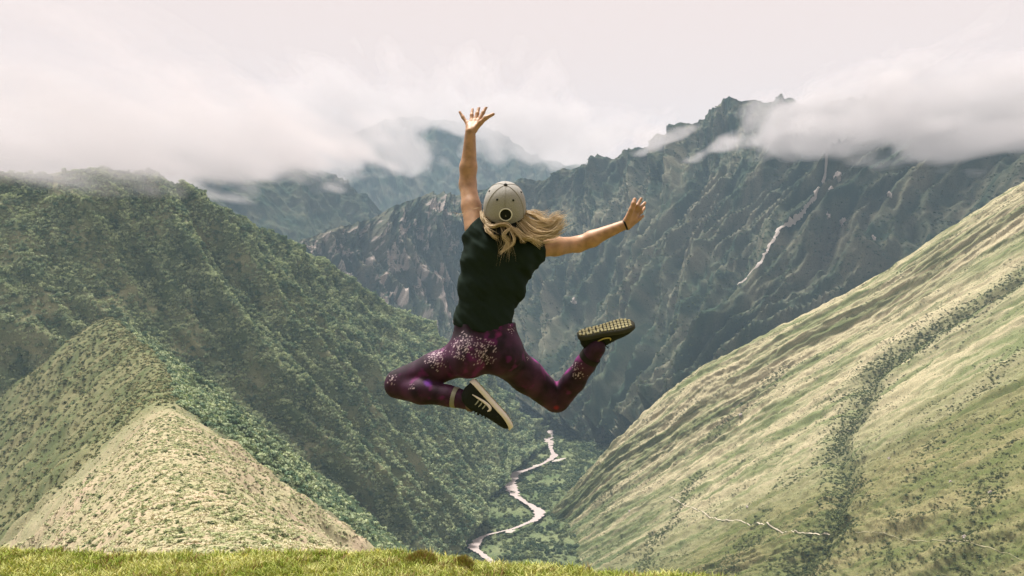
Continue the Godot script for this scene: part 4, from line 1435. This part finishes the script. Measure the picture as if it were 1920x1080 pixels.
func shoe(root: Node3D, base: Vector3, heel: Vector3, axis: Vector3, sole: Vector3, mid_m: Material, mark_m: Material, tread_m: Material, long: float, laced: bool) -> void:
	var o := Node3D.new()
	o.name = "shoe"
	root.add_child(o, true)
	var up := -(sole - axis * sole.dot(axis)).normalized()
	var wide := up.cross(axis).normalized()
	o.transform = Transform3D(Basis(wide, up, axis), heel - base)
	o.set_meta("label", "black running shoe with white midsole and white curved mark" if laced else "black running shoe with pale tread and gold curved mark")
	var black := mat(col(0.014, 0.017, 0.013), 0.75, 0.25)
	# upper
	var v := PackedVector3Array()
	var idx := PackedInt32Array()
	var ns := 40
	var nr := 20
	for i in ns + 1:
		var t := i / float(ns)
		var top := table(HIGH, t)
		for j in nr + 1:
			var u := j / float(nr) * 2.0 - 1.0
			var h := 0.016 + (top - 0.016) * (1.0 - pow(absf(u), 2.4))
			var p := Vector3(signf(u) * table(WIDE, t) * pow(absf(u), 0.55), h, t * long)
			v.append(p)
			if i < ns and j < nr:
				var k := i * (nr + 1) + j
				idx.append_array([k, k + nr + 1, k + 1, k + 1, k + nr + 1, k + nr + 2])
	put("upper", smoothed(v, idx), black, o)
	# midsole and its underside
	v = PackedVector3Array(); idx = PackedInt32Array()
	var rows := [[0.90, 0.000], [1.06, 0.004], [1.10, 0.012], [1.07, 0.022], [0.95, 0.024]]
	for i in ns + 1:
		var t := i / float(ns)
		var toe_up := 0.012 * pow(maxf(t - 0.72, 0.0) / 0.28, 2.0)
		for s in [-1.0, 1.0]:
			for q in rows:
				v.append(Vector3(s * (table(WIDE, t) * q[0] + 0.001), q[1] + toe_up, lerpf(-0.006, long + 0.005, t)))
	var per := rows.size() * 2
	for i in ns:
		for q in rows.size() - 1:
			var a := i * per + q
			idx.append_array([a, a + 1, a + per, a + 1, a + per + 1, a + per])
			a += rows.size()
			idx.append_array([a, a + per, a + 1, a + 1, a + per, a + per + 1])
		var b := i * per
		idx.append_array([b, b + per, b + rows.size(), b + rows.size(), b + per, b + per + rows.size()])
		b += rows.size() - 1
		idx.append_array([b, b + rows.size(), b + per, b + rows.size(), b + per + rows.size(), b + per])
	var mid := put("midsole", smoothed(v, idx), mid_m, o)
	# tread lugs
	var st := SurfaceTool.new()
	st.begin(Mesh.PRIMITIVE_TRIANGLES)
	for i in 15:
		var t := 0.04 + i * 0.064
		var w := table(WIDE, t) * 0.88
		var cols := 2 if t < 0.45 else 4
		for q in cols:
			var bx := BoxMesh.new()
			var cw := 2.0 * w / cols
			bx.size = Vector3(cw - 0.0042, 0.006, long * 0.064 - 0.0055)
			var skew := Basis(Vector3.UP, 0.25 if (i + q) % 2 == 0 else -0.2)
			var toe_up := 0.012 * pow(maxf(t - 0.72, 0.0) / 0.28, 2.0)
			st.append_from(bx, 0, Transform3D(skew, Vector3(-w + cw * (q + 0.5), -0.002 + toe_up, t * long)))
	put("tread", st.commit(), tread_m, mid)
	# curved mark on both sides
	for s in [-1.0, 1.0]:
		put("curved_mark", side_strip([[0.16, 0.056], [0.27, 0.047], [0.37, 0.039], [0.45, 0.035], [0.515, 0.036], [0.54, 0.044], [0.53, 0.056]], [0.003, 0.009, 0.012, 0.013, 0.013, 0.011, 0.004] if laced else [0.002, 0.005, 0.006, 0.007, 0.008, 0.007, 0.003], s, long), mark_m, o)
		if laced:
			for q in 3:
				var t := 0.30 + q * 0.065
				put("lace_strap", side_strip([[t, 0.052 - q * 0.004], [t + 0.012, 0.064 - q * 0.004], [t + 0.015, 0.078 - q * 0.006]], [0.006, 0.006, 0.004], s, long), mat(col(0.34, 0.34, 0.27), 0.8), o)
	# laces over the instep and a pull tab at the heel
	for q in 4:
		var t := 0.40 + q * 0.06
		var w := table(WIDE, t)
		var hh := table(HIGH, t)
		put("lace", tube([Vector3(-w * 0.55, hh * 0.93, t * long), Vector3(0, hh + 0.004, (t + 0.02) * long), Vector3(w * 0.55, hh * 0.93, t * long)], [0.0028, 0.0028], 8, 6), black, o)
	put("lace_end", tube([Vector3(0.01, 0.075, 0.42 * long), Vector3(0.022, 0.092, 0.44 * long), Vector3(0.026, 0.10, 0.47 * long)], [0.0025, 0.002], 8, 6), black, o)

func side_strip(line: Array, widths: Array, s: float, long: float) -> ArrayMesh:
	var pts := []
	for e in line: pts.append(Vector3(e[0] * long, e[1], 0))
	var v := PackedVector3Array()
	var idx := PackedInt32Array()
	var steps := 26
	for i in steps + 1:
		var t := i / float(steps)
		var p := along(pts, t)
		var q := (along(pts, minf(t + 0.02, 1.0)) - along(pts, maxf(t - 0.02, 0.0))).normalized()
		var e := Vector3(-q.y, q.x, 0)
		var f := t * (widths.size() - 1)
		var w: float = lerpf(widths[int(f)], widths[mini(int(f) + 1, widths.size() - 1)], f - int(f)) * 0.5
		for k in [[-1.0, 0.0005], [-0.9, 0.0028], [0.9, 0.0028], [1.0, 0.0005]]:
			var a: Vector3 = p + e * w * k[0]
			var b := shoe_side(a.x / long, a.y, s, k[1])
			v.append(Vector3(b.x, b.y, a.x))
		if i < steps:
			for k in 3:
				var a := i * 4 + k
				if s > 0: idx.append_array([a, a + 1, a + 4, a + 1, a + 5, a + 4])
				else: idx.append_array([a, a + 4, a + 1, a + 1, a + 4, a + 5])
	return smoothed(v, idx)

func smoothed(v: PackedVector3Array, idx: PackedInt32Array) -> ArrayMesh:
	var st := SurfaceTool.new()
	st.begin(Mesh.PRIMITIVE_TRIANGLES)
	for p in v: st.add_vertex(p)
	for k in idx: st.add_index(k)
	st.generate_normals()
	return st.commit()
